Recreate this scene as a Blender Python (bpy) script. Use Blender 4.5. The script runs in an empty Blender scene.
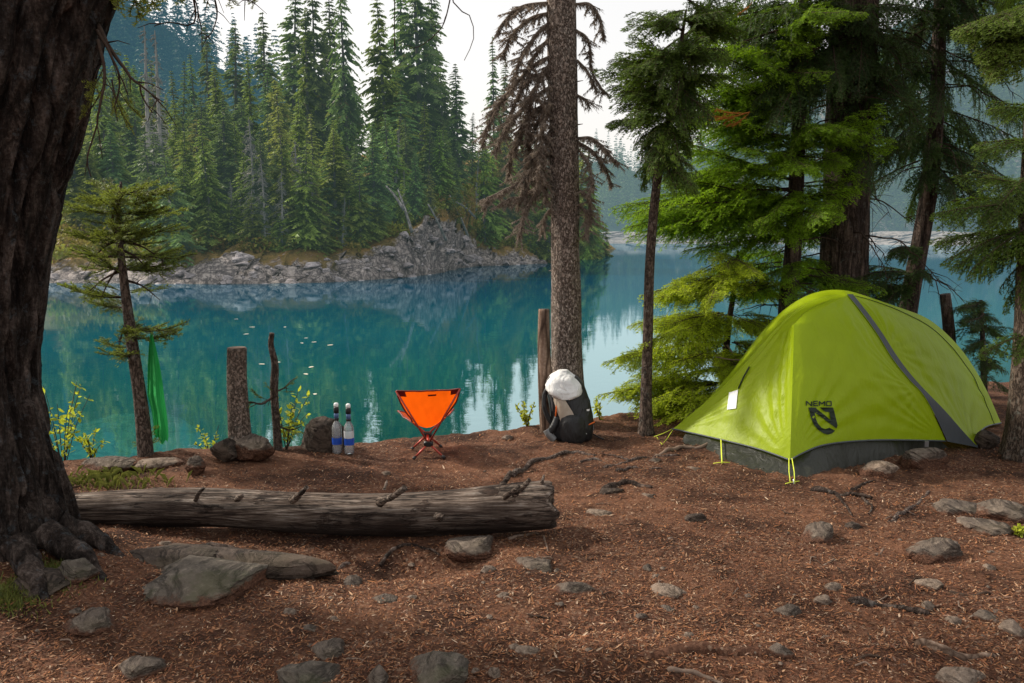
import bpy, math, random
import numpy as np
R = math.radians
sc = bpy.context.scene
C = sc.collection
rnd = random.Random(7)
nr = np.random.default_rng(7)

# ------------------------------------------------------------------ camera
W_, H_, F_ = 1024.0, 683.0, 796.4
PITCH = R(7.62)
EYE = np.array([0.0, 0.0, 1.5])
FWD = np.array([0, math.cos(PITCH), -math.sin(PITCH)])
UPV = np.array([0, math.sin(PITCH), math.cos(PITCH)])
RGT = np.array([1.0, 0, 0])
cam = bpy.data.cameras.new('camera'); camo = bpy.data.objects.new('camera', cam); C.objects.link(camo)
camo.location = EYE; camo.rotation_euler = (R(90) - PITCH, 0, 0)
cam.lens = 28.0; cam.sensor_width = 36.0; cam.clip_end = 3000; cam.clip_start = 0.05
sc.camera = camo
WATER = -1.0

def ray(px, py):
    return FWD + RGT * ((px - W_ / 2) / F_) + UPV * ((H_ / 2 - py) / F_)
def at(px, py, Y):
    d = ray(px, py); return EYE + d * (Y / d[1])
def onz(px, py, z=0.0):
    d = ray(px, py); return EYE + d * ((z - EYE[2]) / d[2])
def project(P):
    P = np.asarray(P) - EYE
    x = P @ RGT; y = P @ UPV; z = P @ FWD
    return np.stack([W_ / 2 + F_ * x / z, H_ / 2 - F_ * y / z], -1)

# ------------------------------------------------------------------ noise
def _hash(ix, iy, iz, s):
    h = (ix.astype(np.int64) * 374761393 + iy.astype(np.int64) * 668265263 + iz.astype(np.int64) * 2147483647 + s * 974711) & 0x7fffffff
    h = ((h ^ (h >> 13)) * 1274126177) & 0x7fffffff
    h = (h ^ (h >> 16)) & 0xffffff
    return h / float(0xffffff)
def vnoise(p, s=0):
    p = np.asarray(p, float); f = np.floor(p); t = p - f; i = f.astype(np.int64)
    t = t * t * (3 - 2 * t); r = 0
    for a in (0, 1):
        for b in (0, 1):
            for c in (0, 1):
                w = (t[..., 0] if a else 1 - t[..., 0]) * (t[..., 1] if b else 1 - t[..., 1]) * (t[..., 2] if c else 1 - t[..., 2])
                r = r + w * _hash(i[..., 0] + a, i[..., 1] + b, i[..., 2] + c, s)
    return r * 2 - 1
def fbm(p, o=4, s=0):
    p = np.asarray(p, float); r = 0; a = 1.0; k = 0
    for j in range(o):
        r = r + a * vnoise(p * (2.03 ** j) + 11.3 * j, s + j); k += a; a *= .5
    return r / k

def facet(p, s=0, tilt=1.0):
    """blocky broken-rock height: every jittered cell is a tilted plane"""
    p = np.asarray(p, float); f = np.floor(p); best = np.full(p.shape[:-1], 1e9); val = np.zeros(p.shape[:-1])
    for a in (-1, 0, 1):
        for b in (-1, 0, 1):
            for c in (-1, 0, 1):
                q = f + [a, b, c]; i = q.astype(np.int64); h = [_hash(i[..., 0], i[..., 1], i[..., 2], s + 17 * k) for k in range(7)]
                ctr = q + np.stack(h[:3], -1); d = p - ctr; r2 = (d * d).sum(-1); v = (h[3] - .5) + tilt * ((h[4] - .5) * d[..., 0] + (h[5] - .5) * d[..., 1] + (h[6] - .5) * d[..., 2]) * 2
                m = r2 < best; best = np.where(m, r2, best); val = np.where(m, v, val)
    return val

# ------------------------------------------------------------------ mesh building
class MB:
    """collects vertices, faces, colours and material slots of ONE mesh"""
    def __init__(s): s.V = []; s.F = []; s.M = []; s.K = []; s.n = 0; s.S = []
    def add(s, V, F, m=0, col=(1, 1, 1), smooth=True):
        V = np.asarray(V, float).reshape(-1, 3); F = np.asarray(F, int)
        if len(V) == 0 or len(F) == 0: return s
        col = np.asarray(col, float)
        if col.ndim == 1: col = np.tile(col, (len(V), 1))
        s.V.append(V); s.K.append(col); s.F.append(F + s.n); s.M.append(np.full(len(F), m)); s.S.append(np.full(len(F), smooth)); s.n += len(V)
        return s
    def mesh(s, name, mats):
        me = bpy.data.meshes.new(name)
        V = np.concatenate(s.V); K = np.concatenate(s.K)
        me.vertices.add(len(V)); me.vertices.foreach_set('co', V.astype(np.float32).ravel())
        loops = np.concatenate([f.ravel() for f in s.F]); tot = np.concatenate([np.full(len(f), f.shape[1]) for f in s.F])
        st = np.concatenate([[0], np.cumsum(tot)[:-1]])
        me.loops.add(len(loops)); me.loops.foreach_set('vertex_index', loops.astype(np.int32))
        me.polygons.add(len(tot)); me.polygons.foreach_set('loop_start', st.astype(np.int32)); me.polygons.foreach_set('loop_total', tot.astype(np.int32))
        me.polygons.foreach_set('material_index', np.concatenate(s.M).astype(np.int32))
        me.polygons.foreach_set('use_smooth', np.concatenate(s.S).astype(bool))
        a = me.color_attributes.new('Col', 'FLOAT_COLOR', 'POINT')
        a.data.foreach_set('color', np.concatenate([K, np.ones((len(K), 1))], 1).astype(np.float32).ravel())
        for m in mats if isinstance(mats, (list, tuple)) else [mats]: me.materials.append(m)
        me.update(calc_edges=True)
        return me
    def build(s, name, mats, parent=None, loc=None):
        """link as one object; when parent is given, vertices are world coordinates and are moved into the parent's frame"""
        if parent is not None and s.V:
            pl = np.array(parent.get('_base', parent.location))
            s.V = [v - pl for v in s.V]
        elif loc is not None:
            s.V = [v - np.array(loc) for v in s.V]
        o = bpy.data.objects.new(name, s.mesh(name, mats)); C.objects.link(o)
        if parent is not None: o.parent = parent
        elif loc is not None: o.location = loc
        return o

def tag(o, label, cat, group=None, kind=None):
    if label: o['label'] = label
    if cat: o['category'] = cat
    if group: o['group'] = group
    if kind: o['kind'] = kind
    return o
def thing(name, label, cat, loc, group=None):
    o = bpy.data.objects.new(name, None); C.objects.link(o); o.location = [float(v) for v in loc]; o.empty_display_size = .1
    return tag(o, label, cat, group)
def subpart(mb, name, mat, part):
    """a mesh in world coordinates parented below a part (whose origin sits at its own parent's origin)"""
    base = np.array(part.parent.location) + np.array(part.location)
    mb.V = [v - base for v in mb.V]
    o = bpy.data.objects.new(name, mb.mesh(name, mat)); C.objects.link(o); o.parent = part
    return o

def norm(v):
    v = np.asarray(v, float); return v / (np.linalg.norm(v, axis=-1, keepdims=True) + 1e-12)
def crom(P, n):
    """Catmull-Rom through points, n samples"""
    P = np.asarray(P, float); m = len(P)
    if m == 2: return P[0] + (P[1] - P[0]) * np.linspace(0, 1, n)[:, None]
    d = np.concatenate([[0], np.cumsum(np.linalg.norm(np.diff(P[:, :3], axis=0), axis=1))])
    Q = np.concatenate([[2 * P[0] - P[1]], P, [2 * P[-1] - P[-2]]])
    t = np.linspace(0, d[-1], n); k = np.clip(np.searchsorted(d, t, side='right') - 1, 0, m - 2)
    u = ((t - d[k]) / (d[k + 1] - d[k] + 1e-12))[:, None]
    a, b, c, e = Q[k], Q[k + 1], Q[k + 2], Q[k + 3]
    return .5 * (2 * b + (c - a) * u + (2 * a - 5 * b + 4 * c - e) * u * u + (3 * b - a - 3 * c + e) * u ** 3)
def frames(P):
    T = norm(np.gradient(P, axis=0)); ref = np.array([0, 0, 1.0]) if abs(T[0][2]) < .9 else np.array([1.0, 0, 0])
    N = np.zeros_like(P); n = ref - T[0] * (ref @ T[0]); n /= np.linalg.norm(n)
    for i in range(len(P)):
        n = n - T[i] * (n @ T[i]); n /= np.linalg.norm(n) + 1e-12; N[i] = n
    return T, N, np.cross(T, N)
def tube(P, Rr, n=8, cap=True):
    P = np.asarray(P, float); m = len(P); Rr = np.broadcast_to(np.asarray(Rr, float), (m,)) if np.ndim(Rr) < 2 else Rr
    T, N, B = frames(P); a = np.linspace(0, 2 * math.pi, n, endpoint=False)
    rr = Rr[:, None] if np.ndim(Rr) == 1 else Rr
    V = P[:, None] + rr[..., None] * (np.cos(a)[None, :, None] * N[:, None] + np.sin(a)[None, :, None] * B[:, None])
    i, j = np.meshgrid(np.arange(m - 1), np.arange(n), indexing='ij')
    Fq = np.stack([i * n + j, i * n + (j + 1) % n, (i + 1) * n + (j + 1) % n, (i + 1) * n + j], -1).reshape(-1, 4)
    V = V.reshape(-1, 3); tri = np.zeros((0, 3), int)
    if cap:
        V = np.concatenate([V, P[[0]], P[[-1]]]); k = np.arange(n)
        tri = np.concatenate([np.stack([np.full(n, m * n), (k + 1) % n, k], 1), np.stack([np.full(n, m * n + 1), (m - 1) * n + k, (m - 1) * n + (k + 1) % n], 1)])
    return V, Fq, tri
def add_tube(mb, P, Rr, n=8, m=0, col=(1, 1, 1), cap=True):
    V, Fq, tr = tube(P, Rr, n, cap); k = mb.n
    mb.add(V, Fq, m, col)
    if len(tr): mb.F.append(tr + k); mb.M.append(np.full(len(tr), m)); mb.S.append(np.full(len(tr), False))
    return mb
def gridfaces(m, n, wrap=False):
    i, j = np.meshgrid(np.arange(m - 1), np.arange(n if wrap else n - 1), indexing='ij')
    return np.stack([i * n + j, i * n + (j + 1) % n, (i + 1) * n + (j + 1) % n, (i + 1) * n + j], -1).reshape(-1, 4)
def ico(sub):
    t = (1 + 5 ** .5) / 2
    V = np.array([[-1, t, 0], [1, t, 0], [-1, -t, 0], [1, -t, 0], [0, -1, t], [0, 1, t], [0, -1, -t], [0, 1, -t], [t, 0, -1], [t, 0, 1], [-t, 0, -1], [-t, 0, 1]], float)
    F = np.array([[0, 11, 5], [0, 5, 1], [0, 1, 7], [0, 7, 10], [0, 10, 11], [1, 5, 9], [5, 11, 4], [11, 10, 2], [10, 7, 6], [7, 1, 8], [3, 9, 4], [3, 4, 2], [3, 2, 6], [3, 6, 8], [3, 8, 9], [4, 9, 5], [2, 4, 11], [6, 2, 10], [8, 6, 7], [9, 8, 1]])
    V = norm(V)
    for _ in range(sub):
        E = np.sort(np.concatenate([F[:, [0, 1]], F[:, [1, 2]], F[:, [2, 0]]]), axis=1)
        U, inv = np.unique(E, axis=0, return_inverse=True); inv = inv.reshape(-1)
        mid = norm(V[U[:, 0]] + V[U[:, 1]]); n = len(V); V = np.concatenate([V, mid]); k = len(F)
        a, b, c = inv[:k] + n, inv[k:2 * k] + n, inv[2 * k:] + n
        F = np.concatenate([np.stack([F[:, 0], a, c], 1), np.stack([F[:, 1], b, a], 1), np.stack([F[:, 2], c, b], 1), np.stack([a, b, c], 1)])
    return V, F
ICO = {k: ico(k) for k in (1, 2, 3, 4)}

# ------------------------------------------------------------------ materials
class NT:
    def __init__(s, name):
        s.m = bpy.data.materials.new(name); s.m.use_nodes = True; s.t = s.m.node_tree; s.t.nodes.clear()
    def n(s, typ, **kw):
        o = s.t.nodes.new(typ)
        for k, v in kw.items():
            if k.startswith('_'): setattr(o, k[1:], v)
            else:
                key = k.replace('__', ' ')
                i = o.inputs[int(key[1:])] if key[0] == 'i' and key[1:].isdigit() else o.inputs[key]
                if isinstance(v, bpy.types.NodeSocket): s.t.links.new(v, i)
                else: i.default_value = v
        return o
    def link(s, a, b): s.t.links.new(a, b)
    def out(s, sh, disp=None):
        o = s.n('ShaderNodeOutputMaterial'); s.link(sh, o.inputs[0]); return s.m
    def coords(s, scale=(1, 1, 1), kind='Object'):
        tc = s.n('ShaderNodeTexCoord'); mp = s.n('ShaderNodeMapping'); mp.inputs['Scale'].default_value = scale
        s.link(tc.outputs[kind], mp.inputs[0]); return mp.outputs[0]
    def noise(s, vec, scale, detail=6, rough=.6, dist=0):
        o = s.n('ShaderNodeTexNoise', Scale=scale, Detail=detail, Roughness=rough, Distortion=dist); s.link(vec, o.inputs['Vector']); return o.outputs['Fac']
    def voro(s, vec, scale, feature='F1', out='Distance', rand=1.0):
        o = s.n('ShaderNodeTexVoronoi', Scale=scale, _feature=feature); o.inputs['Randomness'].default_value = rand; s.link(vec, o.inputs['Vector']); return o.outputs[out]
    def ramp(s, fac, stops):
        o = s.n('ShaderNodeValToRGB'); s.link(fac, o.inputs[0]); cr = o.color_ramp
        while len(cr.elements) < len(stops): cr.elements.new(.5)
        for e, (p, c) in zip(cr.elements, stops):
            e.position = p; e.color = (*c, 1) if not np.isscalar(c) else (c, c, c, 1)
        return o.outputs[0]
    def mixc(s, fac, a, b, mode='MIX'):
        o = s.n('ShaderNodeMix', _data_type='RGBA', _blend_type=mode)
        for i, v in ((0, fac), (6, a), (7, b)):
            if isinstance(v, bpy.types.NodeSocket): s.link(v, o.inputs[i])
            else: o.inputs[i].default_value = v if np.isscalar(v) else (*v, 1)
        return o.outputs[2]
    def math(s, op, a, b=0.0):
        o = s.n('ShaderNodeMath', _operation=op)
        for i, v in ((0, a), (1, b)):
            if isinstance(v, bpy.types.NodeSocket): s.link(v, o.inputs[i])
            else: o.inputs[i].default_value = v
        return o.outputs[0]
    def bump(s, h, strength=.5, dist=.01, normal=None):
        o = s.n('ShaderNodeBump', Strength=strength, Distance=dist); s.link(h, o.inputs['Height'])
        if normal is not None: s.link(normal, o.inputs['Normal'])
        return o.outputs[0]
    def bsdf(s, col, rough=.8, spec=.3, normal=None, metal=0.0, **kw):
        o = s.n('ShaderNodeBsdfPrincipled', Metallic=metal)
        for k, v in (('Base Color', col), ('Roughness', rough), ('Specular IOR Level', spec)):
            if isinstance(v, bpy.types.NodeSocket): s.link(v, o.inputs[k])
            else: o.inputs[k].default_value = v if np.isscalar(v) else (*v, 1)
        if normal is not None: s.link(normal, o.inputs['Normal'])
        for k, v in kw.items(): o.inputs[k.replace('_', ' ')].default_value = v
        return o.outputs[0]
    def mixs(s, fac, a, b):
        o = s.n('ShaderNodeMixShader')
        if isinstance(fac, bpy.types.NodeSocket): s.link(fac, o.inputs[0])
        else: o.inputs[0].default_value = fac
        s.link(a, o.inputs[1]); s.link(b, o.inputs[2]); return o.outputs[0]
    def attr(s): return s.n('ShaderNodeVertexColor', _layer_name='Col').outputs[0]
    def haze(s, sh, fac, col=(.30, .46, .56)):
        """smoky airlight of far things, painted in as a glow of their material"""
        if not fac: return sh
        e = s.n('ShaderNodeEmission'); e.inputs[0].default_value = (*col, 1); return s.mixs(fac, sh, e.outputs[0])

def mat_plain(name, col, rough=.6, spec=.3, var=.25, scale=30, bump=0, metal=0.0, transl=0.0):
    t = NT(name); v = t.coords(); nz = t.noise(v, scale, 5)
    c = t.mixc(t.math('MULTIPLY', nz, 1.0), tuple(x * (1 - var) for x in col), tuple(min(1, x * (1 + var)) for x in col))
    nb = t.bump(t.noise(v, scale * 3, 4), bump, .004) if bump else None
    sh = t.bsdf(c, rough, spec, nb, metal)
    if transl:
        tr = t.n('ShaderNodeBsdfTranslucent'); t.link(c, tr.inputs[0]); sh = t.mixs(transl, sh, tr.outputs[0])
    return t.out(sh)
def mat_leaf(name, dark, light, transl=.35, haze=0, hcol=(.30, .46, .56), nscale=3):
    t = NT(name); a = t.attr(); nz = t.noise(t.coords(), nscale, 3)
    oi = t.n('ShaderNodeObjectInfo').outputs['Random']
    f = t.n('ShaderNodeSeparateColor'); t.link(a, f.inputs[0])
    k = t.math('ADD', t.math('MULTIPLY', f.outputs[0], 1.0), t.math('MULTIPLY', t.math('SUBTRACT', nz, .35), .7))
    k.node.use_clamp = True
    c = t.mixc(k, dark, light)
    # the second channel browns a leaf, the third darkens it
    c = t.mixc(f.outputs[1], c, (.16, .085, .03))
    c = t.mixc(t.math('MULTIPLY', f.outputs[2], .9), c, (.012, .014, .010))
    hs = t.n('ShaderNodeHueSaturation'); t.link(c, hs.inputs['Color'])
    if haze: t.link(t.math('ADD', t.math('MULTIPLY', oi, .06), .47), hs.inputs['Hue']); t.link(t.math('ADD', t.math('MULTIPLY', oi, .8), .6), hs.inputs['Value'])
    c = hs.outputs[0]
    sh = t.bsdf(c, .55, .25)
    if transl:
        tr = t.n('ShaderNodeBsdfTranslucent'); t.link(t.mixc(.5, c, (light[0] * 1.3, light[1] * 1.3, light[2] * .8)), tr.inputs[0]); sh = t.mixs(transl, sh, tr.outputs[0])
    return t.out(t.haze(sh, haze, hcol))
def mat_bark(name, dark, mid, light, sx=9, sz=2.2, bstr=1.0, bd=.03, lichen=0.0, haze=0, hcol=(.30, .46, .56), liccol=(.30, .33, .30), crack=1.0):
    t = NT(name); v = t.coords((sx, sx, sz)); v2 = t.coords((1, 1, 1))
    wob = t.n('ShaderNodeMix', _data_type='RGBA'); wob.inputs[0].default_value = .42
    t.link(v, wob.inputs[6]); nn = t.n('ShaderNodeTexNoise', Scale=1.3, Detail=4); t.link(v, nn.inputs['Vector']); t.link(nn.outputs['Color'], wob.inputs[7])
    e = t.voro(wob.outputs[2], 1.25, 'DISTANCE_TO_EDGE'); n1 = t.noise(v, 2.0, 8, .7); n2 = t.noise(v2, 55, 5, .7); n3 = t.noise(v2, 3.2, 4)
    rd = t.math('ABSOLUTE', t.math('SUBTRACT', t.noise(v, 1.1, 6, .65, .5), .5)); fl = t.ramp(rd, [(0, 0.0), (.07, 1.0)])
    crack = t.mixc(crack, fl, t.ramp(e, [(0, 0.0), (.22, 1.0)]))
    h = t.math('ADD', t.math('MULTIPLY', crack, .55), t.math('ADD', t.math('MULTIPLY', n1, .8), t.math('MULTIPLY', n2, .25)))
    c = t.ramp(t.math('ADD', t.math('MULTIPLY', n1, .55), t.math('MULTIPLY', n2, .5)), [(.34, dark), (.50, mid), (.68, light)])
    c = t.mixc(crack, tuple(x * .45 for x in dark), c)
    c = t.mixc(t.ramp(n3, [(.45, 0.0), (.75, .5)]), c, tuple(x * .8 for x in dark))
    if lichen:
        l = t.ramp(t.noise(v2, 17, 6, .75), [(.56, 0.0), (.66, 1.0)])
        c = t.mixc(t.math('MULTIPLY', l, lichen), c, liccol)
    sh = t.bsdf(c, .9, .15, t.bump(h, bstr, bd))
    return t.out(t.haze(sh, haze, hcol))
def mat_rock(name, dark, light, moss=0.0, scale=4, haze=0, hcol=(.30, .46, .56), kind='Object', mosscol=(.035, .05, .012), soil=0.0):
    t = NT(name); v = t.coords(kind=kind)
    n1 = t.noise(v, scale, 9, .68, .4); n2 = t.noise(v, scale * 9, 6, .75); n3 = t.noise(v, scale * .6, 3); vr = t.math('ABSOLUTE', t.math('SUBTRACT', t.noise(t.coords((1, 1, 2.2), kind), scale * .8, 7, .6, 1.0), .5))
    c = t.ramp(t.math('ADD', t.math('MULTIPLY', n1, .6), t.math('MULTIPLY', n2, .4)), [(.32, dark), (.68, light)])
    c = t.mixc(t.ramp(n2, [(.56, 0.0), (.70, .6)]), c, tuple(min(1, x * 1.5) for x in light))
    c = t.mixc(t.ramp(vr, [(0, .8), (.035, 0.0)]), c, tuple(x * .4 for x in dark))
    c = t.mixc(t.ramp(n3, [(.5, 0.0), (.75, .35)]), c, (.15, .10, .065))
    if moss:
        g = t.n('ShaderNodeNewGeometry'); sp = t.n('ShaderNodeSeparateXYZ'); t.link(g.outputs['Normal'], sp.inputs[0])
        mk = t.math('MULTIPLY', t.ramp(sp.outputs[2], [(.1, 0.0), (.8, 1.0)]), t.ramp(t.noise(v, scale * 1.4, 6, .7), [(.48, 0.0), (.60, 1.0)]))
        c = t.mixc(t.math('MULTIPLY', mk, moss), c, mosscol)
    if soil:
        sg = t.n('ShaderNodeSeparateXYZ'); t.link(t.coords(kind='Generated'), sg.inputs[0]); sm = t.math('ADD', sg.outputs[2], t.math('MULTIPLY', t.math('SUBTRACT', t.noise(v, 14, 5, .7), .5), .55))
        sm = t.ramp(sm, [(soil, 1.0), (soil + .12, 0.0)]); c = t.mixc(sm, c, t.ramp(t.noise(v, 90, 4, .8), [(.35, (.035, .016, .010)), (.6, (.13, .06, .035)), (.75, (.24, .14, .09))]))
    h = t.math('ADD', t.math('ADD', n1, t.math('MULTIPLY', n2, .35)), t.math('MULTIPLY', t.ramp(vr, [(0, 0.0), (.06, 1.0)]), .3))
    sh = t.bsdf(c, .88, .2, t.bump(h, .7, .05 / scale * 4))
    return t.out(t.haze(sh, haze, hcol))

HZ_P = (.24, .36, .36)      # airlight painted on the wooded point
HZ_F = (.30, .46, .54)      # airlight painted on the far shore
HZ_L = (.10, .24, .33)      # airlight painted on the bluish hill at the left
M = {}
M['bark_big'] = mat_bark('bark of the near trunk', (.016, .011, .009), (.060, .043, .035), (.23, .18, .155), 10, 2.0, 1.0, .06, .45, liccol=(.13, .16, .18), crack=.6)
M['bark_mid'] = mat_bark('bark of the speckled trunk', (.12, .082, .064), (.30, .235, .195), (.62, .54, .47), 46, 24, 1.0, .012, .7, liccol=(.36, .32, .28), crack=0.0)
M['bark_thin'] = mat_bark('bark of thin trunks', (.05, .034, .026), (.11, .078, .06), (.22, .17, .14), 34, 13, .9, .008, .3, crack=0.0)
M['bark_dark'] = mat_bark('dark furrowed bark', (.030, .021, .017), (.095, .066, .052), (.22, .16, .13), 17, 2.6, 1.0, .022, .2, crack=.35)
M['bark_post'] = mat_bark('weathered post bark', (.08, .06, .045), (.22, .165, .13), (.38, .30, .25), 40, 26, 1.0, .008, .3, crack=0.0)
M['bark_far'] = mat_bark('bark of far trunks', (.05, .038, .032), (.10, .075, .065), (.16, .13, .11), 6, 2, .6, .03, 0, .10, HZ_P)
M['snag_far'] = mat_bark('bleached far dead wood', (.15, .13, .12), (.29, .26, .24), (.42, .39, .37), 6, 1, .6, .03, 0, .12, HZ_P)
M['root'] = mat_bark('root bark', (.045, .030, .024), (.12, .085, .07), (.24, .19, .16), 30, 30, .9, .006, .2, crack=0.0)
M['stick'] = mat_plain('dry stick', (.17, .12, .09), .9, .15, .6, 60, .4)
M['deadtwig'] = mat_plain('dead twig', (.05, .033, .024), .9, .1, .6, 40, .3)
M['lichen'] = mat_plain('lichen hung twig', (.27, .220, .178), .95, .05, .65, 22, .3, 0, .25)
M['needle_bright'] = mat_leaf('bright fir needles', (.012, .042, .006), (.27, .45, .018), .5)
M['needle_young'] = mat_leaf('yellow green young needles', (.030, .085, .006), (.50, .60, .03), .55)
M['needle_mid'] = mat_leaf('mid fir needles', (.010, .030, .010), (.15, .24, .03), .42)
M['needle_dark'] = mat_leaf('dark fir needles', (.007, .020, .010), (.085, .15, .03), .4)
M['needle_left'] = mat_leaf('olive hemlock needles', (.016, .034, .010), (.22, .27, .045), .4)
M['needle_top'] = mat_leaf('pine needles', (.06, .085, .014), (.28, .30, .04), .45)
M['needle_rust'] = mat_plain('rusty dead needles', (.33, .13, .03), .8, .1, .3, 20, 0, 0, .3)
M['leaf_shrub'] = mat_leaf('shrub leaves', (.12, .18, .02), (.46, .50, .05), .5)
M['leaf_grass'] = mat_leaf('grass blades', (.05, .07, .015), (.26, .27, .07), .35)
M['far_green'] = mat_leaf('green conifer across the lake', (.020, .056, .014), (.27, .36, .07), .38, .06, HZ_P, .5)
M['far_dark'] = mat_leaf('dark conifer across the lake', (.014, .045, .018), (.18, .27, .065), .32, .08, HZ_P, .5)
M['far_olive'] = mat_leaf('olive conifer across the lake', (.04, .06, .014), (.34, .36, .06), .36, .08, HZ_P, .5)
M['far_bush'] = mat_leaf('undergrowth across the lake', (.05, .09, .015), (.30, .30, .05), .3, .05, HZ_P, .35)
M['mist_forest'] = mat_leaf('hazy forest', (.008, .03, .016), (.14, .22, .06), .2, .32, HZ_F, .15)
M['left_forest'] = mat_leaf('bluish hill forest', (.004, .018, .014), (.08, .15, .07), .2, .34, HZ_L, .15)
M['rock_near'] = mat_rock('grey brown stone', (.062, .046, .036), (.22, .175, .14), .12, 3.2, soil=.58)
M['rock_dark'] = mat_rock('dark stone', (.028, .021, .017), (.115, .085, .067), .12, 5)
M['rock_moss'] = mat_rock('mossy slab', (.060, .050, .040), (.20, .165, .132), .4, 2.6, soil=.56)
M['rock_tan'] = mat_rock('pale tan stone', (.13, .092, .068), (.31, .24, .185), .05, 6, soil=.56)
M['rock_shore'] = mat_rock('bleached shore rock', (.17, .15, .15), (.48, .44, .44), 0, 1.0, .05, HZ_P)
M['rock_under'] = mat_rock('lake stone', (.20, .24, .19), (.50, .54, .44), 0, 1.6)

def ground_mat():
    t = NT('needle litter ground'); v = t.coords()
    n1 = t.noise(v, 1.3, 5); n2 = t.noise(v, 9, 8, .75); n3 = t.noise(v, 70, 6, .8); n4 = t.noise(v, 260, 3, .8)
    vr = t.n('ShaderNodeTexVoronoi', Scale=95.0); t.link(t.coords((1, 1, .3)), vr.inputs['Vector'])
    sp = t.n('ShaderNodeSeparateColor'); t.link(vr.outputs['Color'], sp.inputs[0])
    c = t.ramp(sp.outputs[0], [(0, (.044, .019, .011)), (.35, (.108, .047, .027)), (.65, (.170, .078, .046)), (.88, (.235, .128, .080)), (1, (.37, .26, .18))])
    c = t.mixc(t.ramp(n3, [(.35, .8), (.62, 0.0)]), c, (.045, .020, .012))
    c = t.mixc(t.ramp(n2, [(.42, 0.0), (.66, .55)]), c, (.10, .052, .034))
    c = t.mixc(t.ramp(n1, [(.46, 0.0), (.60, .6)]), c, (.20, .095, .055)); c = t.mixc(t.ramp(t.noise(v, 2.3, 6, .7), [(.48, 0.0), (.60, .85)]), c, (.036, .018, .012))
    h = t.math('ADD', t.math('MULTIPLY', n2, .8), t.math('ADD', t.math('MULTIPLY', n3, .6), t.math('MULTIPLY', sp.outputs[1], .35)))
    near = t.bsdf(c, .92, .12, t.bump(h, .9, .02))
    # below the water line: pale drowned stone
    u1 = t.noise(v, 1.2, 8, .7); u2 = t.voro(v, 1.1, 'DISTANCE_TO_EDGE')
    uc = t.ramp(t.math('ADD', t.math('MULTIPLY', u1, .7), t.math('MULTIPLY', u2, .5)), [(.3, (.05, .09, .07)), (.7, (.22, .28, .22))])
    bed = t.bsdf(uc, .9, .1)
    g = t.n('ShaderNodeNewGeometry'); s2 = t.n('ShaderNodeSeparateXYZ'); t.link(g.outputs['Position'], s2.inputs[0])
    k = t.ramp(t.math('ADD', s2.outputs[2], t.math('MULTIPLY', n2, .3)), [(0, 1.0), (.02, 1.0)])
    mr = t.n('ShaderNodeMapRange'); t.link(s2.outputs[2], mr.inputs[0])
    for i, x in ((1, -1.0), (2, -.6), (3, 1.0), (4, 0.0)): mr.inputs[i].default_value = x
    return t.out(t.mixs(mr.outputs[0], near, bed))
def litter_mat():
    t = NT('needle litter flakes'); return t.out(t.bsdf(t.attr(), .85, .15))
def water_mat():
    t = NT('turquoise lake water'); g = t.n('ShaderNodeNewGeometry'); s = t.n('ShaderNodeSeparateXYZ'); t.link(g.outputs['Position'], s.inputs[0])
    # distance out from the bank, in metres
    d = t.math('SUBTRACT', s.outputs[1], t.math('ADD', t.math('MULTIPLY', s.outputs[0], .27), 6.0))
    v = t.coords(); wv = t.coords((1, 2.2, 1)); n1 = t.noise(v, .22, 4); 
    mr = t.n('ShaderNodeMapRange'); t.link(t.math('ADD', d, t.math('MULTIPLY', t.math('SUBTRACT', n1, .5), 7)), mr.inputs[0]); mr.inputs[1].default_value = 1; mr.inputs[2].default_value = 62
    c = t.ramp(mr.outputs[0], [(0, (.0, .26, .215)), (.06, (.0, .195, .190)), (.2, (.0, .115, .155)), (.5, (.0, .064, .125)), (1, (.0, .052, .105))])
    df = t.n('ShaderNodeBsdfDiffuse'); t.link(c, df.inputs[0])
    tr = t.n('ShaderNodeBsdfTransparent'); tr.inputs[0].default_value = (.45, .88, .80, 1)
    mt = t.n('ShaderNodeMapRange'); t.link(d, mt.inputs[0])
    for i, x in ((1, .3), (2, 15.0), (3, .9), (4, 0.0)): mt.inputs[i].default_value = x
    body = t.mixs(mt.outputs[0], df.outputs[0], tr.outputs[0])
    w1 = t.noise(wv, 3.0, 3, .5, .3); w2 = t.noise(wv, .55, 3, .5); w3 = t.noise(wv, 14, 2, .5)
    h = t.math('ADD', t.math('MULTIPLY', w1, .22), t.math('ADD', w2, t.math('MULTIPLY', w3, .035)))
    nb = t.bump(h, .2, .010)
    gl = t.n('ShaderNodeBsdfGlossy', Roughness=.012); gl.inputs[0].default_value = (.76, .94, 1.0, 1); t.link(nb, gl.inputs['Normal'])
    lw = t.n('ShaderNodeLayerWeight', Blend=.5); t.link(nb, lw.inputs['Normal'])     # facing: 0 straight down, 1 at a grazing look
    fr = t.math('MULTIPLY_ADD', t.math('POWER', lw.outputs['Facing'], 1.5), .76); fr.node.inputs[2].default_value = .03
    return t.out(t.mixs(fr, body, gl.outputs[0]))
M['ground'] = ground_mat(); M['litter'] = litter_mat(); M['water'] = water_mat()

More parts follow.
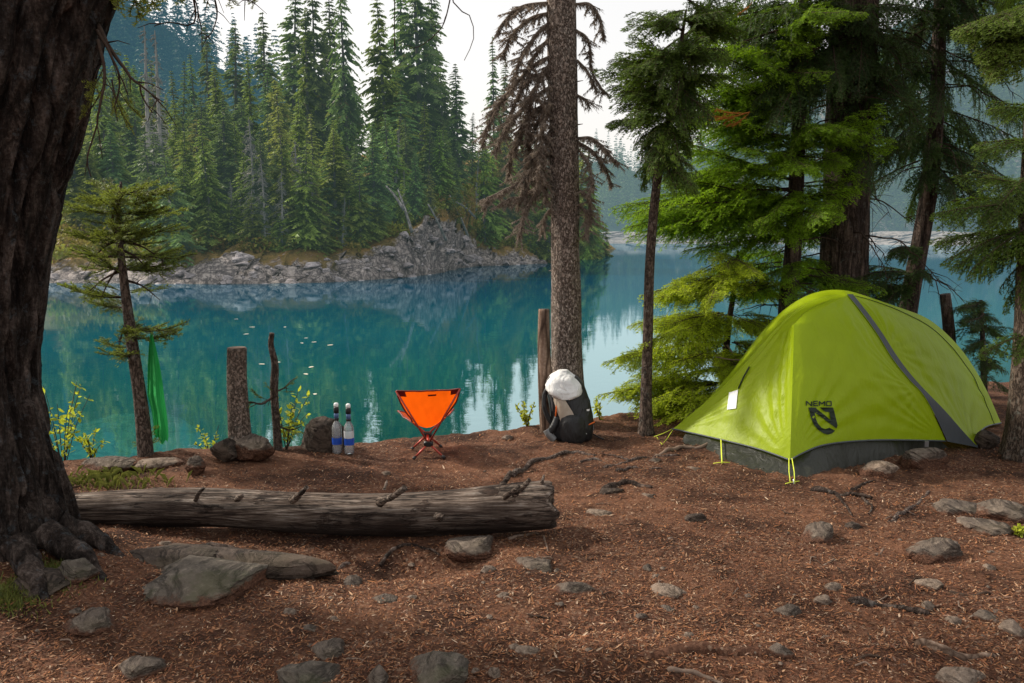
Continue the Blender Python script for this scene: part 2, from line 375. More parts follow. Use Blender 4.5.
# ------------------------------------------------------------------ near ground
SHORE_PX = [(-200, 474), (60, 464), (130, 459), (180, 455), (281, 448.5), (330, 445.5), (385, 440), (480, 432), (520, 427.5), (640, 412), (720, 401), (860, 391), (980, 385), (1200, 380)]
SHORE = np.array([onz(*p)[:2] for p in SHORE_PX])
def shore_y(x): return np.interp(x, SHORE[:, 0], SHORE[:, 1], left=SHORE[0, 1], right=SHORE[-1, 1])
HOLLOW = onz(395, 562)[:2]; MOUND = np.array([-2.25, 3.2]); BUMP = onz(720, 660)[:2]
def ground_z(x, y, fine=True, bank=True):
    x = np.asarray(x, float); y = np.asarray(y, float); q = np.stack([x, y, np.zeros_like(x)], -1)
    d = y - shore_y(x) - .05 * (1 + fbm(q * 1.6, 3, 5))
    z = .035 * fbm(q * .9, 3, 1) + .030 * fbm(q * 3.1, 3, 2)
    z = z + .16 * np.exp(-((x - MOUND[0]) ** 2 + (y - MOUND[1]) ** 2) / .5)
    z = z - .10 * np.exp(-(((x - HOLLOW[0]) / .38) ** 2 + ((y - HOLLOW[1]) / .16) ** 2))
    z = z + .05 * np.exp(-(((x - BUMP[0]) / .9) ** 2 + ((y - BUMP[1]) / .14) ** 2))
    if fine: z = z + .016 * fbm(q * 12, 3, 3) + .004 * vnoise(q * 40, 9)
    if not bank: return z
    drop = np.where(d > 0, -.06 * d - 1.5 * (1 - np.exp(-(np.maximum(d, 0) / .75) ** 1.6)) - .16 * np.maximum(d - .8, 0) ** 1.05, 0)
    drop = np.maximum(drop, -7 + .3 * fbm(q * .2, 3, 8))
    back = np.maximum(0, -y - 3) * .05
    return z + np.where(d > -.25, -.03, 0) * 0 + drop + back
def axis(*segs):
    return np.unique(np.concatenate([np.arange(a, b, s) for a, b, s in segs]))
gx = axis((-900, -60, 60), (-60, -14, 5), (-14, -5, .4), (-5, 6.5, .028), (6.5, 14, .4), (14, 60, 5), (60, 901, 60))
gy = axis((-300, -40, 30), (-40, -6, 3), (-6, 1.5, .25), (1.5, 8.6, .028), (8.6, 16, .25), (16, 60, 4), (60, 900, 50))
X, Y = np.meshgrid(gx, gy, indexing='ij')
Z = ground_z(X, Y)
tag(MB().add(np.stack([X, Y, Z], -1), gridfaces(len(gx), len(gy))[:, ::-1]).build('ground', M['ground']), 'reddish brown forest floor of needle litter sloping to the lake', 'ground', kind='structure')
tag(MB().add([[-900, 3, WATER], [900, 3, WATER], [900, 900, WATER], [-900, 900, WATER]], [[0, 1, 2, 3]]).build('water', M['water']), 'clear turquoise lake mirroring the trees', 'lake', kind='structure')
def gp(px, py):
    """the point of the ground seen at a pixel"""
    d = ray(px, py); p = onz(px, py)
    for _ in range(2): p = EYE + d * ((float(ground_z(p[0], p[1], False, False)) - EYE[2]) / d[2])
    return p

# litter: needles, bark flakes and cone scales, far too many to count
def litter(n):
    mb = MB(); u = nr.random(n)
    y = 2.1 * (6.9 / 2.1) ** (u ** 1.15); x = (nr.random(n) * 2 - 1) * (y * .68 + .3)
    ok = y < shore_y(x) - .02; x, y = x[ok], y[ok]; n = len(x)
    L = nr.uniform(.007, .021, n); w = nr.uniform(.0018, .0055, n); a = nr.uniform(0, math.pi, n)
    big = nr.random(n) < .06; L[big] *= nr.uniform(1.2, 2.3, big.sum()); w[big] *= 1.7
    z = ground_z(x, y) + .003; dx, dy = np.cos(a), np.sin(a); tl = nr.uniform(-.45, .45, n)
    c = np.stack([x, y, z + np.abs(tl) * L * .5], -1); d = np.stack([dx, dy, tl], -1) * (L / 1)[:, None] * .5; s = np.stack([-dy, dx, nr.uniform(-.3, .3, n)], -1) * w[:, None] * .5
    V = np.stack([c - d - s * .6, c - d + s * .6, c + s, c + d, c - s], 1)
    pal = np.array([(.17, .070, .034), (.11, .042, .022), (.24, .115, .058), (.30, .18, .105), (.055, .024, .015), (.20, .085, .036), (.36, .26, .18), (.14, .085, .06)])
    k = nr.choice(len(pal), n, p=[.20, .20, .15, .08, .18, .10, .03, .06]); col = pal[k] * nr.uniform(.6, 1.55, (n, 1))
    mb.add(V.reshape(-1, 3), np.arange(n * 5).reshape(n, 5), 0, np.repeat(col, 5, 0), False)
    o = mb.build('needle_litter', M['litter'])
    tag(o, 'rusty brown fallen needles and bark flakes covering the ground', 'litter', kind='stuff')
litter(170000)

# ------------------------------------------------------------------ rocks
def rock_mesh(size, seed, sub=3, cuts=10, rough=.075, flat=.0):
    r = np.random.default_rng(seed); V, F = ICO[sub]; V = V.copy()
    for _ in range(cuts):
        n = norm(r.normal(size=3)); n[2] = abs(n[2]) * .8 if r.random() < .6 else n[2]; n = norm(n); k = r.uniform(.52, .86)
        dd = V @ n; V = V - np.maximum(dd - k, 0)[:, None] * n * .92
    V = V * (1 + rough * fbm(V * 1.7 + seed, 4, seed)[:, None] + rough * .4 * fbm(V * 6 + seed, 3, seed + 3)[:, None])
    fs = r.uniform(1.6, 2.6); V = V * (1 + .07 * facet(V * fs + seed, seed, .7) + .022 * facet(V * fs * 2.3 + seed, seed + 5, .7))[:, None]
    V = V / np.abs(V).max(0) * np.array(size) * .5
    return V, F
def rock(px, py, w, h, d, label, mat='rock_near', name='rock', rot=None, seed=None, sink=.56, sub=4, cuts=7, group=None, Yup=None):
    """a stone whose foot shows at pixel (px, py); w, h, d in metres"""
    seed = seed if seed is not None else int(px * 7 + py); w, d = w * 1.02, d * 1.08; sink = max(sink, .46) if py > 485 else sink
    V, F = rock_mesh((w, d, h), seed, sub, cuts)
    a = rot if rot is not None else (seed * .37) % .8 - .4
    V = V @ np.array([[math.cos(a), math.sin(a), 0], [-math.sin(a), math.cos(a), 0], [0, 0, 1]])
    p = gp(px, py); p = np.array([p[0], p[1] + d * .38, 0]); p[2] = float(ground_z(p[0], p[1], False, False)) + h * .5 - h * sink
    o = MB().add(V, F, 0, (1, 1, 1), True).build(name, M[mat])
    o.location = p
    try: o.data.set_sharp_from_angle(angle=R(32))
    except Exception: pass
    return tag(o, label, name.replace('_', ' ').split()[-1], group)
for a in [
    # px, py(foot), w, h, d
    (192, 604, .62, .15, .50, 'broad flat grey slab half buried below the log, near the dark trunk', 'rock_moss', dict(sink=.45, cuts=9)),
    (235, 572, 1.05, .16, .26, 'long low dark ledge of rock under the left part of the log', 'rock_dark', dict(sink=.45)),
    (152, 566, .5, .13, .22, 'dark flat stone in shadow between the big trunk and the log', 'rock_dark', {}),
    (84, 637, .22, .11, .18, 'small mossy grey stone left of the big slab, below the dark trunk', 'rock_near', {}),
    (70, 590, .17, .16, .14, 'upright grey stone at the foot of the dark trunk', 'rock_moss', {}),
    (30, 606, .22, .12, .2, 'dim brown stone at the left edge beneath the dark trunk', 'rock_dark', {}),
    (130, 678, .19, .10, .15, 'low grey stone at the bottom edge, lower left of the slab', 'rock_near', {}),
    (325, 658, .14, .09, .13, 'small smooth stone just above the mossy boulders at the bottom', 'rock_near', {}),
    (300, 692, .24, .16, .22, 'left of the mossy grey boulders at the bottom edge', 'rock_moss', {}),
    (376, 690, .09, .13, .12, 'narrow upright stone wedged between the two bottom boulders', 'rock_near', {}),
    (432, 695, .27, .18, .26, 'largest mossy grey boulder at the bottom edge', 'rock_moss', {}),
    (473, 559, .29, .11, .24, 'flattish tan boulder half buried under the right end of the log', 'rock_near', dict(sink=.42)),
    (535, 571, .22, .09, .18, 'low grey stone right of the boulder beneath the log end', 'rock_near', {}),
    (352, 585, .09, .10, .08, 'small pointed stone left of the hollow under the log', 'rock_near', {}),
    (381, 604, .13, .05, .1, 'flat grey stone sunk in the litter below the hollow', 'rock_near', {}),
    (572, 594, .2, .08, .14, 'cluster like lumpy grey stone in the middle of the clearing', 'rock_near', {}),
    (502, 598, .07, .035, .05, 'thin tan flake of stone in the middle of the litter', 'rock_tan', {}),
    (528, 655, .10, .04, .07, 'pale flat stone in the litter right of the mossy boulders', 'rock_tan', {}),
    (493, 678, .06, .06, .05, 'small round pale pebble beside the largest mossy boulder', 'rock_tan', {}),
    (600, 516, .15, .06, .12, 'pointed flat stone lying right of the log end', 'rock_tan', {}),
    (648, 571, .06, .05, .05, 'small grey pebble alone in the middle right litter', 'rock_near', {}),
    (668, 598, .19, .08, .13, 'double lobed tan stone below the tent front', 'rock_tan', {}),
    (697, 521, .12, .07, .09, 'dark brown lump of stone in front of the tent', 'rock_dark', {}),
    (824, 543, .21, .15, .17, 'knobbly grey rock in the litter in front of the tent', 'rock_near', dict(sink=.25)),
    (856, 530, .09, .06, .08, 'dark stone touching the knobbly grey rock', 'rock_dark', {}),
    (790, 618, .13, .08, .1, 'rounded pale grey stone lower centre right', 'rock_near', {}),
    (838, 592, .10, .07, .07, 'angular reddish stone right of the clearing centre', 'rock_tan', {}),
    (886, 480, .25, .13, .2, 'tan rough stone against the tent skirt', 'rock_tan', dict(sink=.3)),
    (928, 468, .36, .16, .2, 'long grey stone running along the tent edge toward the striped corner', 'rock_near', dict(sink=.3)),
    (948, 563, .30, .17, .22, 'largest rounded grey boulder at lower right', 'rock_near', dict(sink=.25)),
    (972, 518, .30, .12, .3, 'broad pale slab half buried right of the tent front', 'rock_near', dict(sink=.4)),
    (990, 534, .30, .11, .22, 'pale ledge stone just below the broad right slab', 'rock_near', dict(sink=.4)),
    (1010, 522, .30, .15, .3, 'grey rock at the right edge below the right trunk', 'rock_near', dict(sink=.35)),
    (935, 589, .13, .07, .1, 'small tan stone under the largest right boulder', 'rock_tan', {}),
    (930, 612, .07, .09, .05, 'yellowish flat chip of stone standing in the litter', 'rock_tan', {}),
    (992, 620, .12, .05, .08, 'low grey stone near the right edge', 'rock_near', {}),
    (1020, 636, .12, .10, .1, 'blocky yellowish stone cut by the right edge', 'rock_tan', {}),
    (970, 690, .22, .07, .12, 'flat pale stone at the bottom edge on the right', 'rock_tan', {}),
    (152, 492, .14, .05, .08, 'flat tan stone at the edge of the grass behind the log', 'rock_tan', {}),
    (105, 474, .42, .12, .2, 'grey shelf rock on the bank below the small fir', 'rock_near', dict(sink=.3)),
    (150, 470, .34, .10, .2, 'pale ledge at the very brink beside the towel tree', 'rock_tan', dict(sink=.35)),
    (192, 476, .13, .13, .12, 'small angular brown rock left of the thick post', 'rock_near', dict(sink=.12)),
    (222, 463, .19, .18, .18, 'dark rock leaning at the foot of the thick post', 'rock_dark', dict(sink=.1)),
    (249, 463, .31, .20, .22, 'chunky angular brown rock between the thick post and the thin snag', 'rock_near', dict(sink=.1)),
    (322, 452, .34, .32, .20, 'dark blocky boulder right behind the two water bottles', 'rock_dark', dict(sink=.25)),
    (614, 494, .16, .07, .1, 'dark broken stump like stone among the roots before the tent', 'rock_dark', {}),
    (508, 440, .11, .07, .08, 'small pale stone on the bank left of the backpack', 'rock_tan', {}),
    (990, 449, .22, .15, .16, 'dark stone tucked under the right end of the tent', 'rock_dark', dict(sink=.2)),  # added lump in place of the dark, shaded hollow by the tent
    (694, 470, .10, .04, .07, 'tiny buried stone left of the tent corner', 'rock_tan', {}),
    (655, 462, .10, .05, .07, 'buried stone right of the slim leaning trunk', 'rock_near', {}),
]:
    px, py, w, h, d, lab, mt, kw = a
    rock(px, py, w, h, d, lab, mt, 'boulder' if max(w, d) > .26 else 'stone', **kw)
for k in range(95):
    px, py = nr.uniform(10, 1015), nr.uniform(470, 675)
    if 85 < px < 560 and 480 < py < 545: continue
    if 670 < px < 1000 and py < 486: continue
    s = .016 + .05 * nr.random() ** 2
    rock(px, py, s * 1.4, s, s, 'small pebble lying loose in the brown needle litter', 'rock_tan' if k % 3 else 'rock_near', 'pebble', sub=2, seed=500 + k, group='loose pebbles in the litter')
# the boulder drowned near the bank, at the left
V, F = rock_mesh((2.6, 3.4, 1.5), 77, 4, 6); pq = onz(92, 424, WATER)
o = MB().add(V, F).build('submerged_boulder', M['rock_under']); o.location = (pq[0], pq[1] + .4, WATER - .80)
tag(o, 'pale boulder lying under the clear water near the left bank', 'boulder')

# ------------------------------------------------------------------ the wooded point across the water
PEN_PX = [(-330, 284), (-120, 284), (57, 283), (150, 284), (250, 284), (330, 282), (400, 278), (440, 273), (470, 267), (520, 265), (560, 263), (590, 259.5), (604, 257)]
PS = np.array([onz(px, py, WATER) for px, py in PEN_PX])
nu, nv = 420, 130
su = crom(PS, nu); vv = np.concatenate([np.linspace(-6, 6, 70), np.linspace(6.4, 70, 60)])
up = project(su)[:, 0]                                     # the picture column of every shoreline station
def inland(px):
    d = ray(px, 240)[:2]; return d / np.linalg.norm(d)
DIRS = np.array([[.06 + .15 * (k / nu), 1.0] for k in range(nu)]); DIRS /= np.linalg.norm(DIRS, axis=1)[:, None]
bluff = np.where(up < 420, np.exp(-((up - 420) / 40) ** 2), np.exp(-(np.maximum(up - 430, 0) / 34) ** 3)); tail = np.clip((up - 470) / 60, 0, 1)
def pen_z(k, v):
    b = bluff[k]; tl = tail[k]
    rise = 1.3 + 1.9 * b - .2 * tl
    z = WATER + rise * np.clip(v / (2.4 - .3 * b), -1.2, 1) ** 1 + np.where(v > 2, (v - 2), 0) * (.235 - .13 * tl) * np.clip(1.0 - np.maximum(v - 40, 0) / 60, .3, 1)
    ef = np.clip((604 - up[k]) / 95, 0, 1) ** 1.25
    return (WATER - 1.2) + (z - WATER + 1.2) * ef
K, VV = np.meshgrid(np.arange(nu), vv, indexing='ij')
PX = su[:, None, 0] + DIRS[:, None, 0] * VV; PY = su[:, None, 1] + DIRS[:, None, 1] * VV; PZ = pen_z(K, VV)
q = np.stack([PX, PY, PZ], -1)
rockband = np.exp(-((VV - 1.4) / (2.5 + .9 * bluff[:, None])) ** 2) * (1 - .35 * bluff[:, None]); fa = facet(q * np.array([.42, .42, .6]), 3, .8); fb = facet(q * np.array([1.1, 1.1, 1.5]), 5, .8); fc = facet(q * 2.4, 8, .8)
cell = np.abs(fbm(q * 1.1, 3, 21)); cell2 = np.abs(fbm(q * np.array([.5, .5, 1.6]), 4, 22))
PY2 = PY + rockband * (.6 * fbm(q * .4, 3, 23) + 1.1 * fa + .55 * fb + .25 * fc); PX2 = PX + rockband * .4 * fb
PZ2 = PZ + rockband * (.75 * fa + .40 * fb + .2 * fc) + (1 - rockband) * .55 * fbm(q * .35, 4, 26)
def pen_mat():
    t = NT('rocky wooded slope'); v = t.coords()
    n1 = t.noise(v, .9, 9, .7, .5); n2 = t.noise(v, 5, 6, .75); n3 = t.noise(v, .22, 4); vr = t.math('ABSOLUTE', t.math('SUBTRACT', t.noise(t.coords((1, 1, 1.7)), .8, 7, .65, 1.2), .5)); vr2 = t.math('ABSOLUTE', t.math('SUBTRACT', t.noise(t.coords((1.5, 1, .6)), 1.7, 7, .65, .6), .5))
    rk = t.ramp(t.math('ADD', t.math('MULTIPLY', n1, .6), t.math('MULTIPLY', n2, .4)), [(.32, (.20, .165, .15)), (.5, (.40, .35, .32)), (.68, (.60, .54, .49))])
    rk = t.mixc(t.ramp(vr, [(0, .9), (.05, 0.0)]), rk, (.05, .045, .05)); rk = t.mixc(t.ramp(vr2, [(0, .8), (.06, 0.0)]), rk, (.07, .06, .065))
    sl = t.ramp(n1, [(.35, (.09, .075, .030)), (.5, (.22, .155, .05)), (.60, (.30, .17, .045)), (.75, (.15, .16, .04))])
    g = t.n('ShaderNodeNewGeometry'); s = t.n('ShaderNodeSeparateXYZ'); t.link(g.outputs['Position'], s.inputs[0]); sn = t.n('ShaderNodeSeparateXYZ'); t.link(g.outputs['Normal'], sn.inputs[0])
    a = t.attr(); f = t.n('ShaderNodeSeparateColor'); t.link(a, f.inputs[0])
    k = t.math('ADD', f.outputs[0], t.math('MULTIPLY', t.math('SUBTRACT', n1, .5), 1.3)); k = t.ramp(k, [(.42, 0.0), (.56, 1.0)])
    c = t.mixc(k, sl, rk)
    wet = t.n('ShaderNodeMapRange'); t.link(s.outputs[2], wet.inputs[0])
    for i, x in ((1, -1.0), (2, -.72), (3, .45), (4, 0.0)): wet.inputs[i].default_value = x
    c = t.mixc(wet.outputs[0], c, (.05, .05, .045))
    h = t.math('ADD', n1, t.math('ADD', t.math('MULTIPLY', n2, .3), t.math('MULTIPLY', t.ramp(vr, [(0, 0.0), (.15, 1.0)]), .5)))
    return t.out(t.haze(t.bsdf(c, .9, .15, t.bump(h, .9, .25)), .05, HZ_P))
kc = np.clip(1.12 - VV / (3.0 + 1.3 * bluff[:, None]), 0, 1)
tag(MB().add(np.stack([PX2, PY2, PZ2], -1), gridfaces(nu, len(vv))[:, ::-1], 0, np.repeat(kc.reshape(-1, 1), 3, 1)).build('wooded_terrain', pen_mat()), 'rocky wooded point of land across the water', 'terrain', kind='structure')
def pen_point(px, v):
    """a point of the wooded slope: picture column px, v metres behind its waterline"""
    k = int(np.argmin(np.abs(up - px)))
    for _ in range(3):
        p = np.array([su[k, 0] + DIRS[k, 0] * v, su[k, 1] + DIRS[k, 1] * v, pen_z(k, v)])
        pp = project(p)[0]; k = int(np.clip(np.argmin(np.abs(up - (up[k] + px - pp))), 0, nu - 1))
    j = int(np.argmin(np.abs(vv - v)))
    return np.array([PX2[k, j], PY2[k, j], PZ2[k, j]])
# rubble of bleached boulders along the waterline
RUB = [rock_mesh((1, 1, 1), 900 + k, 2, 9, .2) for k in range(40)]
mb = MB()
for k in range(520):
    i = int(nr.integers(40, nu)); v = nr.uniform(-.5, 2.0) * (1 - .3 * tail[i]); j = int(np.argmin(np.abs(vv - v))); s = .16 + .8 * nr.random() ** 4
    V, F = RUB[k % 40]; V = V * [s * nr.uniform(.9, 1.9), s, s * nr.uniform(.45, .9)]
    a = nr.uniform(0, 6.3); V = V @ np.array([[math.cos(a), math.sin(a), 0], [-math.sin(a), math.cos(a), 0], [0, 0, 1]])
    mb.add(V + np.array([PX2[i, j], PY2[i, j], PZ2[i, j] - s * .05]), F, 0, (1, 1, 1), False)
tag(mb.build('shore_rubble', M['rock_shore']), 'bleached grey rubble lining the shore of the wooded point', 'rubble', kind='stuff')

# ------------------------------------------------------------------ far conifers
def far_conifer(seed, radius=.13, levels=46, start=.10, sparse=0.0, tris=34, droop=.35, top_open=0.0, clump=1.0):
    """unit-high conifer: returns crown (V, F, col) and trunk (V, F)"""
    r = np.random.default_rng(seed); V = []; col = []
    for L in range(levels):
        t = start + (1 - start) * (L + r.uniform(-.3, .3)) / levels; t = min(max(t, start), .995)
        prof = (1 - t) ** .72 * min(1, .55 + 1.6 * (t - start + .02)) + .012
        nb = r.integers(6, 10)
        for b in range(nb):
            if r.random() < sparse + top_open * (t > .5): continue
            a = r.uniform(0, 2 * math.pi); ln = radius * prof * r.uniform(.40, 1.35) * (.92 + .34 * math.sin(a * 2 + t * 9 + seed) * math.sin(t * 23 + seed)); d = np.array([math.cos(a), math.sin(a), 0]); sd = np.array([-d[1], d[0], 0])
            k = max(6, int(tris * (.35 + .65 * ln / radius)))
            s = r.uniform(.08, 1.0, k) ** .8; sg = r.choice([-1, 1], k)
            rise = .25 * (t - .35)
            ax = d * (s * ln)[:, None]; ax[:, 2] += t + s * ln * rise - droop * ln * s ** 2
            sl = (.30 * ln * (1.15 - s) + .008 * clump) * r.uniform(.6, 1.35, k)
            tipdir = d * r.uniform(.3, .9, (k, 1)) + sd * (sg * r.uniform(.3, 1.0, k))[:, None]; tipdir[:, 2] -= r.uniform(.15, .75, k)
            tip = ax + tipdir * sl[:, None]; w = sl * r.uniform(.16, .34, k)
            off = np.cross(norm(tipdir), r.normal(size=(k, 3))); off = norm(off) * w[:, None]
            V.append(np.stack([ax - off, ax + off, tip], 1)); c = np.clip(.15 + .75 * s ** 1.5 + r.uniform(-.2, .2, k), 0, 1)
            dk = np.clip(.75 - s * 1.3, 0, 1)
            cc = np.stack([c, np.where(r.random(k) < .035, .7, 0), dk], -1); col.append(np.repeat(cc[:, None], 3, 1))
    V = np.concatenate(V).reshape(-1, 3); col = np.concatenate(col).reshape(-1, 3)
    zz = np.linspace(-.04, .99, 12); wob = np.stack([.004 * np.sin(zz * 5 + seed), .004 * np.cos(zz * 4 + seed), zz], -1)
    T = MB(); add_tube(T, wob, .0135 * (1 - zz) ** .8 + .001, 6)
    for _ in range(26):     # dead stubs low on the trunk
        t = r.uniform(.05, .5); a = r.uniform(0, 6.3); ln = radius * r.uniform(.25, .7)
        p = np.array([0, 0, t]); e = p + np.array([math.cos(a), math.sin(a), -r.uniform(.1, .6)]) * ln
        add_tube(T, np.array([p, (p + e) / 2 + [0, 0, .004], e]), [.0016, .0011, .0004], 3)
    return V, np.arange(len(V)).reshape(-1, 3), col, T
def snag_template(seed, radius=.1):
    r = np.random.default_rng(seed); T = MB(); zz = np.linspace(-.04, 1, 14)
    add_tube(T, np.stack([.008 * np.sin(zz * 4 + seed), .006 * np.cos(zz * 3), zz], -1), .013 * (1 - zz) ** .7 + .0022, 6); D = MB()
    for _ in range(150):
        t = r.uniform(.12, .98); a = r.uniform(0, 6.3); ln = radius * (1.05 - t) ** .6 * r.uniform(.4, 1.15)
        d = np.array([math.cos(a), math.sin(a), 0]); p = np.array([0, 0, t]); m = p + d * ln * .55 + [0, 0, -.05 * ln]; e = p + d * ln + [0, 0, -ln * r.uniform(.2, .8)]
        add_tube(D, np.array([p, m, e]), [.0034, .0024, .001], 3, cap=False)
        for _ in range(4):
            b = p + (e - p) * r.uniform(.3, 1); f = b + r.normal(size=3) * ln * .22 - [0, 0, ln * .12]
            add_tube(D, np.array([b, (b + f) / 2, f]), [.0020, .0015, .0008], 3, cap=False)
    return T, D
TPL = []
for i, kw in enumerate([dict(radius=.195), dict(radius=.165, levels=52), dict(radius=.23, sparse=.12), dict(radius=.18, sparse=.24, start=.14), dict(radius=.14, sparse=.12, levels=44), dict(radius=.27, levels=34, start=.02), dict(radius=.18, sparse=.30, start=.2, droop=.6)]):
    V, F, col, T = far_conifer(40 + i, **kw); TPL.append((V, F, col, T))
CROWNS = {}; TRUNKS = []
for i, (V, F, col, T) in enumerate(TPL):
    for mt in ('far_green', 'far_dark', 'far_olive'):
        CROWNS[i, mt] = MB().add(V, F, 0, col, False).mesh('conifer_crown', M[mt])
    TRUNKS.append(T.mesh('conifer_trunk', M['bark_far']))
SNAGS = [tuple(m.mesh('snag_wood', M['snag_far']) for m in snag_template(60 + i, .07 + .03 * i)) for i in range(3)]
def put(name, me, parent):
    o = bpy.data.objects.new(name, me); C.objects.link(o); o.parent = parent; return o
def conifer(p, h, i, mt, label, group, wide=1.0):
    e = thing('conifer', label, 'tree', p, group); wide = wide * nr.uniform(.85, 1.3); e.rotation_euler = (nr.normal() * .03, nr.normal() * .03, nr.uniform(0, 6.28)); e.scale = (h * wide, h * wide, h)
    put('trunk', TRUNKS[i], e); put('crown', CROWNS[i, mt], e); return e
def snag(p, h, i, label, group, lean=0.0):
    e = thing('dead_tree', label, 'tree', p, group); e.rotation_euler = (nr.normal() * .03, lean, nr.uniform(0, .5)); e.scale = (h, h, h)
    put('trunk', SNAGS[i][0], e); put('branches', SNAGS[i][1], e); return e
GL = 'conifers on the wooded point'
LB = {'far_green': 'green conifer among many on the wooded point across the lake', 'far_dark': 'dark green conifer among many on the wooded point across the lake', 'far_olive': 'olive toned conifer among many on the wooded point across the lake'}
def pen_tree(px, v, ytop, i, mt, wide=1.0, label=None):
    p = pen_point(px, v); top = at(px, ytop, p[1]); h = top[2] - p[2] + .2
    if h < 1: return
    p[2] -= .2; conifer(p, h, i, mt, label or LB[mt], GL, wide * np.clip((10 / h) ** .25, .7, 1.35))
# trees whose tips draw the skyline of the photograph: column, metres inland, tip row, kind
for a in [
    (196, 20, 52, 4, 'far_dark'), (205, 30, 20, 3, 'far_dark'), (222, 24, 62, 1, 'far_green'), (236, 26, 22, 3, 'far_dark'), (252, 20, 48, 4, 'far_green'), (262, 30, 8, 3, 'far_dark'), (272, 22, 60, 4, 'far_dark'),
    (291, 26, -24, 0, 'far_dark'), (303, 20, 2, 4, 'far_green'), (318, 22, -30, 0, 'far_dark'), (327, 28, -8, 1, 'far_dark'), (346, 18, -34, 6, 'far_dark', .9), (352, 24, 78, 0, 'far_green'),
    (376, 22, 46, 1, 'far_green'), (390, 18, -14, 0, 'far_green', .95), (399, 24, -34, 1, 'far_dark'), (418, 20, -46, 0, 'far_dark', 1.1), (430, 24, -22, 1, 'far_dark'), (441, 20, 60, 2, 'far_dark', .8),
    (460, 14, 62, 1, 'far_dark', .85), (470, 16, 112, 4, 'far_dark'), (492, 26, 36, 4, 'far_dark', .9), (500, 26, 58, 1, 'far_dark', .8), (508, 22, 120, 0, 'far_dark'), (524, 24, 100, 1, 'far_dark'), (536, 24, 138, 0, 'far_green'), (482, 20, 142, 2, 'far_dark'), (574, 14, 160, 0, 'far_dark'), (584, 10, 188, 2, 'far_dark'), (590, 4, 214, 5, 'far_green', .7), (598, 5, 226, 5, 'far_dark', .7), (596, 9, 205, 0, 'far_green', .7), (604, 10, 222, 5, 'far_green', .7)]:
    pen_tree(*a)
# the trees in front of them
for a in [
    (214, 4.5, 118, 0, 'far_green', .95), (208, 5, 150, 5, 'far_green', .8), (232, 8, 92, 1, 'far_dark'), (244, 9, 120, 0, 'far_green'), (262, 7, 150, 1, 'far_dark'), (283, 12, 118, 0, 'far_dark'), (300, 6, 150, 3, 'far_olive'), (336, 5, 130, 0, 'far_green', 1.1), (331, 7, 118, 1, 'far_green'), (318, 10, 112, 4, 'far_olive'),
    (360, 8, 140, 2, 'far_dark', .8), (374, 5.5, 122, 1, 'far_dark', 1.1), (352, 4.5, 175, 0, 'far_green'), (392, 9, 110, 3, 'far_dark'), (410, 10, 118, 0, 'far_dark'), (428, 11, 100, 4, 'far_green'), (405, 4.5, 176, 5, 'far_green', .6), (416, 5.5, 150, 0, 'far_dark', .8), (432, 5, 168, 5, 'far_olive', .6), (447, 5.5, 160, 2, 'far_green', .8), (458, 4.5, 190, 5, 'far_green', .6), (468, 4, 206, 5, 'far_green', .7), (424, 4.6, 186, 5, 'far_green', .5), (446, 9, 130, 0, 'far_dark'), (300, 14, 96, 2, 'far_green', .7), (188, 6, 130, 1, 'far_green'), (172, 7, 150, 0, 'far_green'), (160, 12, 120, 1, 'far_dark'), (150, 7, 178, 0, 'far_green'), (100, 8, 140, 0, 'far_green'), (120, 10, 120, 1, 'far_dark'), (84, 9, 110, 2, 'far_green'), (136, 16, 96, 0, 'far_dark'), (182, 14, 98, 2, 'far_green', .8),
    (476, 6, 196, 5, 'far_green', .8), (490, 7, 172, 0, 'far_dark'), (502, 6, 200, 5, 'far_green', .8), (518, 7, 178, 0, 'far_green'), (530, 6, 196, 2, 'far_dark'), (545, 7, 170, 0, 'far_dark'), (458, 8, 160, 1, 'far_dark'), (464, 7, 186, 2, 'far_green'), (210, 3.6, 205, 5, 'far_green', 1.2), (225, 4, 196, 5, 'far_green'), (378, 4.5, 196, 5, 'far_green', .8)]:
    pen_tree(*a)
for k in range(110):
    px = nr.uniform(62, 560); v = nr.uniform(5, 44)
    lim = np.interp(px, [60, 180, 250, 290, 330, 360, 385, 440, 455, 500, 560], [60, 70, 70, 60, 60, 95, 70, 60, 120, 130, 165])
    yt = nr.uniform(lim + 8, lim + 90) + max(0, 14 - v) * 5
    pen_tree(px, v, yt, int(nr.integers(0, 7)), ['far_dark', 'far_green', 'far_olive', 'far_dark'][int(nr.integers(0, 4))])
for k in range(58):
    px = nr.uniform(140, 585); v = nr.uniform(2.6, 9) if px < 385 or px > 470 else nr.uniform(6, 12)
    pen_tree(px, v, nr.uniform(150, 215) if k % 3 else nr.uniform(120, 170), [5, 5, 2, 0][k % 4], ['far_green', 'far_green', 'far_olive', 'far_dark'][int(nr.integers(0, 4))], nr.uniform(.75, 1.0))
for k in range(14): pen_tree(nr.uniform(-200, 56), nr.uniform(6, 26), nr.uniform(60, 140), int(nr.integers(0, 5)), 'far_dark')
for k in range(26):
    pen_tree(nr.uniform(74, 205), nr.uniform(10, 30), nr.uniform(52, 125), int(nr.integers(0, 5)), ['far_dark', 'far_green'][k % 2], .9)
SG = 'grey dead trees on the wooded point'
